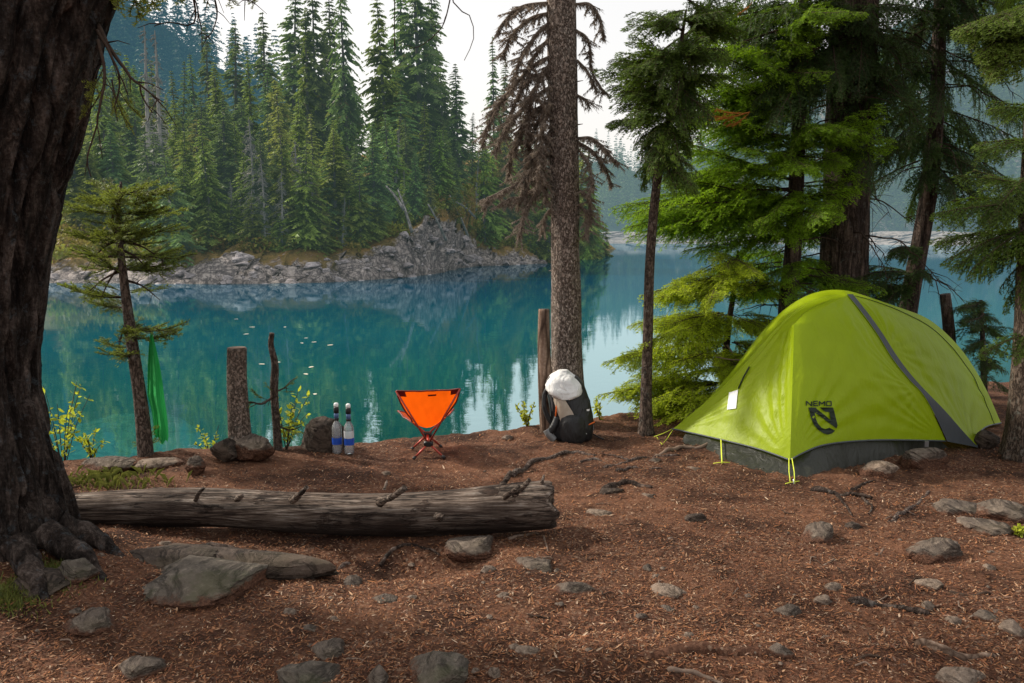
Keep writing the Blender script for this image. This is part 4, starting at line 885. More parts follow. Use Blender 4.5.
for k, (pts, dn) in enumerate(LB_):
    s = rnd.uniform(-.25, .12); lichen_branch(mb, [at(px, py, Y0 + s * i / 3 - .02) for i, (px, py) in enumerate(pts)], (.009), 400 + k, .115, dn * 1.2)
for k in range(34):     # short snapped stubs all round the bole
    z = rnd.uniform(.5, 3.4); p = pt_on(Pc, z); a = rnd.uniform(0, 6.3); d = np.array([math.cos(a), math.sin(a), rnd.uniform(-.2, .4)]); add_tube(mb, np.array([p + d * .09, p + d * .125, p + d * rnd.uniform(.13, .17)]), [.006, .004, .002], 4)
mb.build('dead_branch', M['lichen'], e)
mb = MB(); twig(mb, [np.array([.36, Y0, 4.6]), at(500, -200, 5.6), at(452, -70, 5.4)] + [at(*p) for p in [(452, 0, 5.2), (468, 14, 5.2), (474, 30, 5.2), (472, 46, 5.2), (466, 60, 5.2)]], .016, .002, seed=50, kids=3, kl=.07, wob=.02, n=40)
twig(mb, [at(452, -10, 5.2), at(446, 18, 5.2), at(438, 32, 5.2), at(422, 46, 5.2), at(408, 50, 5.2)], .005, .002, seed=51, kids=3, kl=.07, wob=.02); mb.build('dead_branch', M['deadtwig'], e)
mb = MB(); twig(mb, [np.array([.36, Y0, 4.5]), at(480, -160, 5.5), at(420, -140, 5.3), at(394, -70, 5.2), at(394, 0, 5.2), at(393, 30, 5.2), at(394, 62, 5.2)], .014, .002, seed=52, kids=3, kl=.07, wob=.02, n=40); mb.build('dead_branch', M['deadtwig'], e)
cr = Crown(); hcrown(cr, Pc, 4.4, 8.1, 10, lambda t: 1.3 - .9 * t, 'weep', .2, .1); cr.build(e, 'needle_dark')
# the weathered post beside it
bs = gp(548, 432.5); mb = MB(); (V, Fq, tr), _ = trunk_tube([at(549, 436, bs[1]), at(546, 400, bs[1]), at(544, 350, bs[1]), at(544, 309, bs[1] + .02)], [.064, .052, .046, .040], 31, n=18, m=50, rough=.16)
mb.add(V, Fq); mb.F.append(tr); mb.M.append(np.zeros(len(tr), int)); mb.S.append(np.zeros(len(tr), bool)); M['driftpost'] = mat_bark('smooth tan driftwood', (.09, .055, .038), (.21, .14, .10), (.36, .27, .21), 22, 3, .7, .008, 0)
tag(mb.build('broken_post', M['driftpost'], loc=bs), 'smooth tan broken tree stem standing between lake and backpack', 'tree stem')
# the thick post and the thin snag on the bank
bs = gp(238, 452); e = tree('cut_stump', 'thick sawn off grey stump standing tall on the bank between stones', bs, 'stump'); mb = MB()
(V, Fq, tr), _ = trunk_tube([at(242, 480, bs[1]), at(241, 452, bs[1]), at(239, 420, bs[1]), at(237, 380, bs[1]), at(237, 348, bs[1])], [.084, .080, .072, .066, .064], 33, n=28, m=60, rough=.07)
mb.add(V, Fq); mb.F.append(tr); mb.M.append(np.zeros(len(tr), int)); mb.S.append(np.zeros(len(tr), bool)); mb.build('stem', M['bark_post'], e)
mb = MB(); top = at(237, 348, bs[1]); a = np.linspace(0, 6.283, 24, endpoint=False); mb.add(np.concatenate([np.stack([top[0] + .058 * np.cos(a), top[1] + .058 * np.sin(a), np.full(24, top[2] + .004)], -1), [[top[0], top[1], top[2] + .007]]]), np.stack([np.arange(24), (np.arange(24) + 1) % 24, np.full(24, 24)], 1)); mb.build('sawn_top', M['stick'], e)
bs = gp(277, 449); e = tree('thin_snag', 'thin crooked dead stem with a few green sprigs on the bank', bs, 'dead tree')
o, Pc = add_trunk(e, [at(px, py, bs[1]) for px, py in [(279, 475), (278, 449), (276, 420), (274, 390), (275, 365), (271, 345), (272, 333)]], [.036, .034, .028, .026, .028, .022, .017], 'bark_thin', 34, n=12, m=60, rough=.2)
for k, (pts, r_) in enumerate([([(275, 395, 5.5), (262, 404, 5.4), (250, 402, 5.4), (238, 408, 5.4)], .009), ([(275, 392, 5.5), (284, 388, 5.5), (292, 380, 5.5)], .007), ([(277, 425, 5.5), (290, 430, 5.45), (302, 426, 5.4)], .007)]):
    mb = MB(); twig(mb, [at(*p) for p in pts], r_, .003, seed=3 + k, kids=4, kl=.07); mb.build('side_branch', M['deadtwig'], e)
cr = Crown()
for a, b in [((262, 403), (232, 400)), ((256, 404), (228, 412)), ((250, 402), (236, 394)), ((268, 400), (250, 390)), ((248, 404), (240, 416)), ((278, 391), (298, 378)), ((280, 391), (294, 392)), ((276, 393), (264, 383)), ((282, 428), (304, 424)), ((286, 430), (302, 434)), ((280, 426), (298, 419))]:
    cr.spray(at(*a, 5.45), at(*b, 5.45 + rnd.uniform(-.15, .1)), 'tuft', rnd.uniform(-.4, .4), 1)
cr.build(e, 'needle_left', 'sprigs')

# ---- slim leaning tree
bs = gp(646, 434); Y0 = bs[1]; e = tree('slim_fir_tree', 'slim bare leaning trunk right of the backpack with a dark crown on top', bs)
o, Pc = add_trunk(e, [at(px, py, Y0 + .01 * k) for k, (px, py) in enumerate([(646, 436), (646, 400), (648, 330), (650, 260), (656, 190), (663, 150), (669, 124), (674, 90), (680, 50), (686, 10)])], [.050, .042, .038, .036, .034, .033, .031, .026, .018, .008], 'bark_thin', 41, flare=.5, n=16, m=100)
cr = Crown()
for a, b in [((672, 110), (630, 88)), ((673, 100), (626, 74)), ((674, 96), (618, 62)), ((676, 80), (632, 50)), ((678, 70), (648, 30)), ((670, 120), (636, 126)), ((671, 118), (622, 108)), ((669, 126), (638, 140)), ((676, 80), (715, 62)), ((675, 86), (712, 100)), ((672, 110), (702, 128)), ((679, 60), (690, 20)), ((680, 55), (655, 40)), ((668, 128), (655, 140)), ((686, 20), (730, 20)), ((684, 10), (655, 10)), ((684, 40), (705, 60)), ((688, 0), (720, 6)), ((680, 60), (700, 90)), ((680, 50), (650, 66)), ((674, 95), (650, 90)), ((674, 95), (690, 110)), ((679, 60), (620, 42)), ((683, 30), (640, 0)), ((684, 20), (720, -10)), ((680, 50), (722, 36)), ((668, 130), (640, 152)), ((664, 148), (642, 168)), ((662, 158), (688, 172)), ((664, 146), (690, 158)), ((670, 122), (690, 140))]:
    for q in range(5):
        A_ = at(*a, Y0 + .03); B_ = at(b[0] + rnd.uniform(-8, 8), b[1] + rnd.uniform(-7, 7), Y0 + rnd.uniform(-.35, .35)); cr.spray(A_, B_, 'weep', rnd.uniform(-.75, .75), rnd.uniform(.6, 1.1), 0, .0)
cr.build(e, 'needle_mid')

# ---- the bright fir behind the tent
Y0 = 7.0; bs = np.array([at(792, 400, Y0)[0], Y0, -.02]); e = tree('bushy_fir_tree', 'bushy bright green fir with a reddish trunk behind the tent', bs)
o, Pc = add_trunk(e, [bs, at(787, 320, Y0), at(793, 250, Y0), at(797, 170, Y0), at(800, 90, Y0), at(803, 0, Y0), at(806, -120, Y0)], [.085, .078, .070, .062, .052, .040, .02], 'bark_dark', 51, flare=.3, n=20, m=90)
cr = Crown()
def reach_bf(t): return 1.12 - .55 * t
for i in range(120):
    z = rnd.uniform(1.05, 4.3); t = (z - 1.05) / 3.25; p = pt_on(Pc, z); a = rnd.uniform(0, 6.283); ln = (1.12 - .5 * t) * rnd.uniform(.55, 1.15)
    dx = math.cos(a); ln *= (1.05 if dx < 0 else .82); tip = p + np.array([dx * ln, math.sin(a) * ln, (.22 - .42 * rnd.random()) * ln])
    if tip[2] < 1.0 and dx > .1: continue
    if tip[1] < 7.35 and project(tip)[0] > 822 and rnd.random() < .85: continue
    cr.spray(p + (tip - p) * .12, tip, 'flat', rnd.uniform(-.7, .7), rnd.uniform(.65, 1.25), 0, .0)
    if ln > .5:
        for q in range(1 if dx > .2 else 2):
            s = rnd.uniform(.3, .65); b = p + (tip - p) * s; a2 = a + rnd.choice((-1, 1)) * rnd.uniform(.45, .9); l2 = ln * rnd.uniform(.35, .55); cr.spray(b, b + np.array([math.cos(a2) * l2, math.sin(a2) * l2, -.1 * l2]), 'flat', rnd.uniform(-.7, .7), rnd.uniform(.7, 1.3))
for a, b in [((790, 180), (690, 120)), ((792, 150), (706, 88)), ((790, 200), (684, 170)), ((790, 220), (676, 205)), ((790, 235), (690, 240)), ((796, 120), (716, 66)), ((800, 170), (880, 128)), ((800, 150), (872, 100)), ((798, 200), (862, 170)), ((790, 210), (648, 190)), ((790, 200), (650, 214)), ((790, 190), (662, 178)), ((740, 196), (624, 188)), ((740, 204), (620, 200)), ((735, 206), (628, 214)), ((790, 120), (690, 60)), ((795, 100), (705, 40)), ((790, 140), (680, 100))]:
    for q in range(3): cr.spray(at(*a, Y0), at(b[0] + rnd.uniform(-10, 10), b[1] + rnd.uniform(-9, 9), Y0 - rnd.uniform(.1, .7)), 'flat', rnd.uniform(-.7, .7), rnd.uniform(.9, 1.4))
for b in [(704, 119), (716, 112), (728, 128)]: cr.spray(at(750, 112, 6.3), at(*b, 6.2), 'tuft', .2, 1, 0, 0, .5, m=2)
cr.spray(at(752, 2, 6.3), at(738, 16, 6.2), 'tuft', .2, 1, 0, 0, .4, m=2)
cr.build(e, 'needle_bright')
mb = MB()
for k in range(16):
    z = rnd.uniform(.6, 3.4); p = pt_on(Pc, z); a = rnd.uniform(0, 6.3); l = rnd.uniform(.4, .9); twig(mb, [p, p + np.array([math.cos(a) * l * .5, math.sin(a) * l * .5, 0]), p + np.array([math.cos(a) * l, math.sin(a) * l, -.25 * l])], .009, .002, seed=500 + k, kids=6, kl=.2, wob=.05)
mb.build('twig_sprays', M['deadtwig'], e)
for k, (pts, r_) in enumerate([([(820, 330, 6.6), (790, 350, 6.3), (772, 362, 6.2), (752, 380, 6.1), (738, 398, 6.05)], .012), ([(800, 340, 6.5), (770, 352, 6.2), (740, 360, 6.1), (716, 357, 6.1)], .010), ([(727, 345, 6.4), (737, 360, 6.4), (741, 372, 6.4)], .008)]):
    mb = MB(); twig(mb, [at(*p) for p in pts], r_, .004, seed=91 + k, kids=2); mb.build('dead_branch', M['stick'], e)
# ---- the low yellow green fir left of the tent
Y0 = 6.75; bs = np.array([at(722, 400, Y0)[0], Y0, -.12]); e = tree('young_fir_tree', 'low yellow green young fir between the slim trunk and the tent', bs)
o, Pc = add_trunk(e, [bs, at(724, 380, Y0), at(728, 330, Y0), at(734, 290, Y0), at(738, 250, Y0)], [.04, .036, .03, .022, .01], 'bark_dark', 61, n=12, m=50)
cr = Crown()
for yy, x0, x1, n in [(278, 652, 770, 9), (288, 664, 776, 9), (318, 634, 775, 9), (326, 640, 780, 8), (345, 630, 790, 8), (358, 622, 790, 10), (372, 640, 790, 10), (386, 618, 780, 12), (398, 626, 760, 10), (405, 640, 750, 8), (262, 690, 760, 5)]:
    for k in range(n):
        tx = rnd.uniform(x0, x1) if k > 1 else (x0, x1)[k]; tp = at(tx, yy + rnd.uniform(-9, 9), Y0 + rnd.uniform(-.75, .55)); p = at(np.interp(yy, [250, 400], [738, 722]), yy - 4, Y0)
        if np.linalg.norm(tp - p) < .15: continue
        cr.spray(p + (tp - p) * .1, tp, 'flat', rnd.uniform(-.7, .7), rnd.uniform(.7, 1.3)); cr.spray(p + (tp - p) * .5, tp + np.array([rnd.uniform(-.2, .2), rnd.uniform(-.2, .2), -.04]), 'flat', rnd.uniform(-.75, .75), rnd.uniform(.7, 1.3))
cr.build(e, 'needle_young')
# ---- the big dark trunk behind the tent
Y0 = 7.3; bs = np.array([at(843, 400, Y0)[0], Y0, -.05]); e = tree('old_fir_tree', 'thick dark furrowed trunk rising behind the top of the tent', bs)
o, Pc = add_trunk(e, [bs, at(843, 300, Y0), at(846, 200, Y0), at(850, 100, Y0), at(854, 0, Y0), at(858, -150, Y0), np.array([3.2, Y0, 9.0])], [.215, .205, .2, .195, .185, .17, .06], 'bark_dark', 71, flare=.3, n=70, m=260, rough=.09, furrow=.07)
cr = Crown()
hcrown(cr, Pc, 3.2, 8.6, 24, lambda t: 2.0 - 1.3 * t, 'weep', .25, .05, .8)
for a, b in [((850, 60), (760, 18)), ((850, 50), (740, 44)), ((850, 40), (720, 10)), ((850, 30), (930, 30)), ((852, 20), (790, -10)), ((850, 80), (900, 110)), ((850, 20), (690, 6)), ((850, 10), (672, -6)), ((850, 60), (780, 60)), ((852, 20), (905, 5)), ((850, 90), (905, 150)), ((850, 70), (915, 60)), ((840, 20), (730, -6)), ((840, 40), (760, 80)), ((846, 60), (770, 100)), ((850, 10), (940, -10)), ((850, 30), (960, 16)), ((850, 50), (900, 90)), ((846, 30), (700, 34)), ((846, 10), (715, -20)), ((850, 10), (880, 50)), ((850, 80), (890, 70))]:
    for q in range(2): cr.spray(at(*a, Y0 - .1), at(b[0] + rnd.uniform(-14, 14), b[1] + rnd.uniform(-12, 12), Y0 - rnd.uniform(-.2, 1.0)), 'weep', rnd.uniform(-.75, .75), rnd.uniform(.6, 1.1))
cr.build(e, 'needle_dark')
mb = MB()
for k in range(30):
    z = rnd.uniform(1.2, 3.6); p = pt_on(Pc, z); a = rnd.uniform(0, 6.3); l = rnd.uniform(.45, 1.0); twig(mb, [p, p + np.array([math.cos(a) * l * .5, math.sin(a) * l * .5, -.05]), p + np.array([math.cos(a) * l, math.sin(a) * l, -.45 * l])], .010, .002, seed=700 + k, kids=8, kl=.22, wob=.06)
mb.build('twig_sprays', M['deadtwig'], e)
# ---- the dark leaning tree at the right
Y0 = 7.5; bs = np.array([at(897, 400, Y0)[0], Y0, -.03]); e = tree('leaning_fir_tree', 'dark leaning trunk right of the thick one with sparse drooping crown', bs)
o, Pc = add_trunk(e, [bs, at(909, 305, Y0), at(919, 250, Y0), at(929, 190, Y0), at(935, 130, Y0), at(938, 70, Y0), at(940, 0, Y0), at(942, -90, Y0)], [.10, .085, .08, .074, .068, .06, .05, .02], 'bark_dark', 81, flare=.3, n=20, m=90)
cr = Crown()
for i in range(80):
    z = rnd.uniform(1.9, 4.6); p = pt_on(Pc, z); a = rnd.uniform(0, 6.3); ln = rnd.uniform(.4, 1.0); cr.spray(p + .1 * ln * np.array([math.cos(a), math.sin(a), 0]), p + np.array([math.cos(a) * ln, math.sin(a) * ln, -.35 * ln + .1]), 'weep', rnd.uniform(-.75, .75), rnd.uniform(.6, 1.1))
for a, b in [((912, 290), (870, 268)), ((915, 275), (856, 250)), ((915, 270), (935, 262)), ((912, 285), (880, 285)), ((918, 250), (900, 232))]:
    for q in range(3): cr.spray(at(*a, Y0), at(b[0] + rnd.uniform(-8, 8), b[1] + rnd.uniform(-8, 8), Y0 - rnd.uniform(.1, .5)), 'weep', 0, rnd.uniform(.6, 1.1))
cr.build(e, 'needle_dark')
mb = MB()
for k in range(22):
    z = rnd.uniform(1.1, 3.5); p = pt_on(Pc, z); a = rnd.uniform(0, 6.3); l = rnd.uniform(.35, .8); twig(mb, [p, p + np.array([math.cos(a) * l * .5, math.sin(a) * l * .5, -.05]), p + np.array([math.cos(a) * l, math.sin(a) * l, -.5 * l])], .008, .002, seed=800 + k, kids=7, kl=.18, wob=.06)
mb.build('twig_sprays', M['deadtwig'], e)
# ---- the trunk at the right edge
bs = gp(1024, 458); Y0 = bs[1]; e = tree('edge_fir_tree', 'pale barked trunk at the right edge beside the tent with dark boughs', bs)
o, Pc = add_trunk(e, [at(px, py, Y0) for px, py in [(1031, 462), (1033, 400), (1037, 300), (1041, 200), (1046, 100), (1051, 0), (1056, -150)]] + [np.array([4.0, Y0, 7.5])], [.135, .125, .12, .115, .108, .10, .09, .03], 'bark_thin', 91, flare=.5, n=30, m=120)
cr = Crown()
for a, b in [((1034, 230), (944, 226)), ((1034, 225), (950, 240)), ((1034, 235), (972, 258)), ((1036, 200), (960, 190)), ((1036, 190), (975, 160)), ((1038, 170), (990, 205)), ((1034, 250), (996, 282)), ((1040, 140), (985, 125)), ((1042, 110), (996, 90)), ((1036, 215), (1000, 240)), ((1034, 262), (1002, 300)), ((1030, 330), (1002, 345))]:
    for q in range(3): cr.spray(at(*a, Y0), at(b[0] + rnd.uniform(-8, 8), b[1] + rnd.uniform(-7, 7), Y0 + rnd.uniform(-.3, .5)), 'weep', rnd.uniform(-.75, .75), rnd.uniform(.7, 1.2))
hcrown(cr, Pc, 3.4, 7.3, 15, lambda t: 1.7 - 1.1 * t, 'weep', .2, .1, keep=lambda p, q: not (q[1] < 4.2 and q[2] < 3.6))
for a, b in [((1045, 20), (985, 40)), ((1045, 40), (990, 14)), ((1046, 20), (1000, 60)), ((1046, 0), (970, 10))]:
    for q in range(3): cr.spray(at(*a, Y0 - .6), at(b[0] + rnd.uniform(-8, 8), b[1] + rnd.uniform(-9, 9), Y0 - .9), 'flat', 0, 1.3, .12)
cr.build(e, 'needle_mid')
# ---- the little dark fir right of the tent, with a broken stub
Y0 = 7.2; bs = np.array([at(985, 400, Y0)[0], Y0, -.03]); e = tree('sapling_fir', 'little dark fir sapling between the tent and the right edge trunk', bs)
o, Pc = add_trunk(e, [bs, at(983, 350, Y0), at(981, 300, Y0)], [.03, .024, .012], 'bark_dark', 95, n=10, m=30); cr = Crown()
for yy, x0, x1, n in [(306, 948, 1010, 7), (318, 940, 1014, 8), (330, 944, 1016, 8), (345, 958, 1016, 7), (362, 966, 1014, 6), (378, 976, 1010, 5)]:
    for k in range(n): cr.spray(at(983, yy - 5, Y0), at(rnd.uniform(x0, x1), yy + rnd.uniform(-6, 8), Y0 + rnd.uniform(-.35, .35)), 'flat', rnd.uniform(-.75, .75), rnd.uniform(.6, 1.1))
cr.build(e, 'needle_dark')
bs2 = np.array([at(950, 400, 7.4)[0], 7.4, -.02]); mb = MB(); (V, Fq, tr), _ = trunk_tube([bs2, at(950, 350, 7.4), at(948, 320, 7.4), at(945, 294, 7.4)], [.06, .055, .05, .045], 96, n=14, m=40, rough=.15); mb.add(V, Fq); mb.F.append(tr); mb.M.append(np.zeros(len(tr), int)); mb.S.append(np.zeros(len(tr), bool))
tag(mb.build('broken_stub', M['bark_dark'], loc=bs2), 'dark broken tree stub behind the right end of the tent', 'tree stem')

# ------------------------------------------------------------------ the log
Yl = gp(300, 536)[1] + .02; zc = float(.125)
e = thing('log', 'long weathered grey fallen log lying across the clearing with broken branch stubs', 'log', (at(320, 512, Yl)[0], Yl, 0))
P = crom([at(60, 513, Yl - .02), at(200, 511.5, Yl), at(320, 511, Yl), at(450, 509, Yl + .01), at(553, 506, Yl + .03)], 160); P[:, 2] += .016 * np.sin(np.linspace(0, 7, 160)); P[:, 1] += .015 * np.sin(np.linspace(1, 6, 160)); m = len(P); n = 72; a = np.linspace(0, 2 * math.pi, n, endpoint=False)
Rl = np.interp(np.linspace(0, 1, m), [0, .2, .5, .8, .93, 1], [.094, .098, .104, .112, .124, .120])
sx = np.linspace(0, 2.4, m)[:, None]; q = np.stack([np.repeat(sx * 1.4, n, 1), np.cos(a)[None] + 0 * sx, np.sin(a)[None] + 0 * sx], -1)
rr = Rl[:, None] * (1 + .10 * fbm(q * 1.2, 3, 71) - .13 * np.maximum(0, fbm(q * np.array([.45, 5, 5]), 4, 72)) - .05 * np.abs(fbm(q * np.array([.6, 13, 13]), 3, 73))); rr[-3:] *= np.array([1, .985, .93])[:, None]
V, Fq, tr = tube(P, rr, n, True); je = .05 * fbm(np.stack([V[:, 1] * 16, V[:, 2] * 16, 0 * V[:, 0]], -1), 4, 88); k_ = np.clip((V[:, 0] - (V[:, 0].max() - .14)) / .14, 0, 1); V[:, 0] += je * k_
mb = MB(); mb.add(V, Fq); mb.F.append(tr); mb.M.append(np.zeros(len(tr), int)); mb.S.append(np.zeros(len(tr), bool))
def log_mat():
    t = NT('weathered log wood'); v = t.coords((2.6, 46, 46)); v2 = t.coords()
    n1 = t.noise(v, 1.2, 9, .72, .6); n2 = t.noise(t.coords((6, 120, 120)), 1.0, 5, .7); n3 = t.noise(v2, 3.5, 5)
    c = t.ramp(t.math('ADD', t.math('MULTIPLY', n1, .65), t.math('MULTIPLY', n2, .35)), [(.33, (.012, .008, .007)), (.44, (.085, .056, .040)), (.53, (.31, .235, .185)), (.66, (.66, .58, .50))])
    bk = t.ramp(t.noise(t.coords((2.2, 5, 5)), 1.6, 6, .7, .5), [(.55, 0.0), (.60, 1.0)]); c = t.mixc(t.ramp(n3, [(.42, 0.0), (.68, .75)]), c, (.05, .034, .027)); c = t.mixc(t.math('MULTIPLY', bk, .9), c, t.ramp(t.noise(t.coords((12, 30, 30)), 1.5, 6, .75), [(.35, (.020, .012, .009)), (.6, (.085, .052, .038)), (.75, (.17, .12, .095))]))
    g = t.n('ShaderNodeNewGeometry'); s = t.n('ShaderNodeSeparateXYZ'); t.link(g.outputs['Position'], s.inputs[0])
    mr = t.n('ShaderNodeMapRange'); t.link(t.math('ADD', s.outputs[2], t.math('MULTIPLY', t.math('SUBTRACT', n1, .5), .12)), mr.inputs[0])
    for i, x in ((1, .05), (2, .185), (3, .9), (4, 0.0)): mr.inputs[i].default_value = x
    cr_ = t.math('ABSOLUTE', t.math('SUBTRACT', t.noise(t.coords((1.1, 16, 16)), 1.3, 6, .6, .8), .5)); c = t.mixc(t.ramp(cr_, [(0, .95), (.035, 0.0)]), c, (.008, .006, .005)); c = t.mixc(mr.outputs[0], c, (.024, .014, .010))      # shade under the log painted in, darkest toward the ground
    return t.out(t.bsdf(c, .85, .2, t.bump(t.math('ADD', t.math('ADD', n1, t.math('MULTIPLY', bk, .5)), t.math('MULTIPLY', n2, .5)), 1.0, .03)))
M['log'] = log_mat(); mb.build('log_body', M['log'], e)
for k, (pts, r0, r1) in enumerate([([(196, 500, -.06), (198, 494, -.08), (204, 488, -.10)], .014, .006), ([(292, 500, -.08), (298, 496, -.12), (307, 487, -.15)], .024, .010), ([(380, 502, -.10), (392, 497, -.16), (405, 488, -.2)], .020, .012), ([(384, 490, .04), (386, 484, .05), (387, 480, .06)], .010, .004), ([(500, 490, .02), (506, 480, .04), (511, 471, .06)], .020, .012), ([(513, 494, -.1), (522, 488, -.12), (530, 479, -.12)], .018, .010), ([(504, 498, -.12), (512, 492, -.16), (520, 486, -.17)], .015, .008), ([(540, 488, 0), (542, 482, 0), (544, 475, 0)], .012, .006), ([(236, 500, -.09), (240, 497, -.11), (243, 495, -.12)], .016, .010), ([(436, 516, -.115), (440, 517, -.13), (443, 518, -.135)], .018, .014)]):
    mb = MB(); add_tube(mb, crom([at(px, py, Yl + dy) for px, py, dy in pts], 8), np.linspace(r0, r1, 8) * (1 + .2 * nr.normal(size=8)), 8); mb.build('branch_stub', M['log'], e)

# ------------------------------------------------------------------ roots and sticks on the ground
def ground_run(pxs, lift=.0, n=26):
    P = crom([gp(*p) for p in pxs], n); P[:, 2] = ground_z(P[:, 0], P[:, 1]) + lift; return P
def root(pxs, r0, r1, label, name='root', mat='root', seed=0, kids=(), lift=None, group=None):
    P = ground_run(pxs, 0); rr = np.linspace(r0, r1, len(P)) * (1 + .22 * vnoise(P * 22 + seed, seed)); P[:, 2] += (rr * .2 if lift is None else lift) + .012 * vnoise(P * 12, seed + 3); P[[0, -1], 2] -= r0 * .5
    mb = MB(); add_tube(mb, P, rr, 10)
    for kp, kr in kids:
        Q = ground_run(kp, .006, 14); add_tube(mb, Q, np.linspace(kr, kr * .35, 14), 7)
    return tag(mb.build(name, M[mat], loc=P[0]), label, name.split('_')[-1], group)
root([(512, 478), (532, 464), (552, 458), (575, 452), (596, 456)], .022, .012, 'long grey root running from the log end toward the backpack')
root([(604, 468), (632, 460), (655, 456), (680, 457)], .018, .008, 'thin root crossing the soil behind the pointed flat stone', kids=[([(630, 461), (612, 456), (600, 457)], .009)])
root([(580, 462), (596, 459), (606, 462)], .016, .008, 'short bare root loop between backpack and slim trunk')
root([(616, 472), (640, 467), (662, 470)], .012, .006, 'slender root left of the tent corner')
root([(655, 455), (680, 449), (702, 447), (712, 444)], .016, .010, 'root that reaches the left tent corner', mat='stick')
root([(603, 492), (625, 484), (652, 487)], .022, .014, 'dark crooked root lying in front of the tent corner', mat='bark_dark')
root([(812, 489), (836, 493), (852, 496), (872, 501)], .020, .010, 'knotted root cluster in front of the tent near corner', mat='bark_dark', kids=[([(836, 496), (846, 506), (852, 516)], .010), ([(852, 492), (864, 484), (875, 482)], .012), ([(862, 500), (872, 508), (868, 514)], .009)])
root([(890, 522), (905, 512), (920, 500), (930, 490)], .014, .008, 'curved grey root leading up to the tent striped corner', kids=[([(905, 512), (916, 515)], .006)])
root([(820, 566), (832, 560), (838, 556)], .009, .005, 'short bent twig lying below the knobbly grey rock', 'stick', 'stick')
root([(876, 556), (882, 550), (884, 545)], .008, .005, 'short pale stick standing off the litter right of the rock', 'stick', 'stick')
root([(850, 603), (880, 606), (905, 611), (930, 617)], .022, .012, 'dark bark covered stick lying right of centre', 'stick', 'bark_dark')
root([(920, 644), (945, 652), (968, 657), (995, 656)], .026, .012, 'yellowish splintered stick near the lower right corner', 'stick', 'driftpost')
root([(668, 672), (690, 673), (712, 680), (730, 690)], .009, .006, 'thin grey stick at the bottom edge right of centre', 'stick', 'stick')
root([(840, 660), (865, 659), (890, 664)], .007, .004, 'thin dark twig low in the right part of the litter', 'stick', 'deadtwig')
root([(950, 592), (968, 595), (990, 596)], .012, .006, 'dark twig below the largest right boulder', 'stick', 'deadtwig')
root([(508, 539), (525, 536), (540, 533), (545, 542), (548, 553)], .009, .004, 'thin pale twig curling below the log end', 'stick', 'stick')
root([(322, 572), (340, 561), (350, 556)], .016, .010, 'pale root stub at the rim of the hollow under the log')
root([(155, 560), (200, 556), (250, 558), (300, 574)], .045, .025, 'thick dark root along the ground under the log', mat='bark_dark')
root([(380, 555), (398, 547), (415, 545), (440, 552)], .010, .006, 'fine root hanging in the hollow under the log', mat='bark_dark')
root([(640, 655), (690, 651), (740, 650), (790, 655)], .030, .02, 'buried root ridge along the bottom of the clearing', mat='ground', lift=-.012)
for k in range(75):
    px, py = nr.uniform(20, 1010), nr.uniform(470, 678)
    if (80 < px < 560 and 478 < py < 545) or (670 < px < 1010 and py < 492): continue
    a = nr.uniform(0, 3.14); l = nr.uniform(8, 26); c = (px + math.cos(a) * l, min(682, py + math.sin(a) * l * .35)); mid = ((px + c[0]) / 2 + nr.normal() * 2, (py + c[1]) / 2 + nr.normal() * 1.5)
    root([(px, py), mid, c], .0035, .002, 'short dry twig dropped on the brown needle litter', 'twig', 'stick' if k % 2 else 'deadtwig', 900 + k, lift=.004, group='dry twigs in the litter')

# ------------------------------------------------------------------ leafy plants at the bank
def leafy(name, label, px, py, Yd, stems, h, leaf, seed, group=None, mat='leaf_shrub'):
    r = np.random.default_rng(seed); b = at(px, py, Yd); dz = b[2] - float(ground_z(b[0], b[1])) + .01; b[2] -= dz; h += max(0, dz); e = thing(name, label, 'shrub', b, group); S = MB(); Lv = MB()
    for k in range(stems):
        a = r.uniform(0, 6.3); t = b + np.array([math.cos(a) * h * r.uniform(.1, .55), math.sin(a) * h * .4, h * r.uniform(.55, 1.05)]); mid = (b + t) / 2 + [0, 0, .1 * h]; Q = crom([b, mid, t], 10); add_tube(S, Q, np.linspace(.004, .0015, 10), 4)
        for j in range(16):
            i = r.uniform(2, 8.9); p = Q[int(i)] + (Q[int(i) + 1] - Q[int(i)]) * (i % 1); d = norm(r.normal(size=3) + [0, 0, .4]); s = norm(np.cross(d, r.normal(size=3))); L = leaf * r.uniform(.6, 1.3); up_ = np.cross(d, s)
            V = np.array([p, p + d * L * .35 + s * L * .24, p + d * L * .75 + s * L * .18, p + d * L - up_ * L * .12, p + d * L * .75 - s * L * .18, p + d * L * .35 - s * L * .24]); l_ = r.uniform(.3, 1)
            Lv.add(V, [[0, 1, 2, 3, 4, 5]], 0, (l_, 0 if r.random() > .06 else .5, 0), False)
    S.build('stem', M['deadtwig'], e); Lv.build('leaves', M[mat], e)
leafy('leafy_shrub', 'tall yellow green leafy shrub between the dark trunk and the small fir', 62, 455, 5.3, 11, .50, .042, 1)
leafy('leafy_shrub', 'low leafy sprig at the foot of the small fir on its left', 92, 462, 5.2, 6, .20, .035, 2)
leafy('leafy_shrub', 'fresh sprig of broad leaves beside the thin crooked snag', 286, 446, 5.5, 7, .42, .045, 3)
leafy('leafy_shrub', 'small pale flowering sprig left of the thick stump', 210, 452, 5.6, 6, .20, .03, 4)
leafy('leafy_shrub', 'bright yellow leaved sprig just left of the backpack', 527, 428, 6.2, 9, .22, .035, 5)
leafy('leafy_shrub', 'thin green sprig on the bank right of the backpack', 600, 420, 6.4, 4, .16, .04, 6)
leafy('leafy_shrub', 'tiny bright green seedling by the rocks at the right edge', 1018, 540, 3.9, 4, .06, .03, 7)
mb = MB()
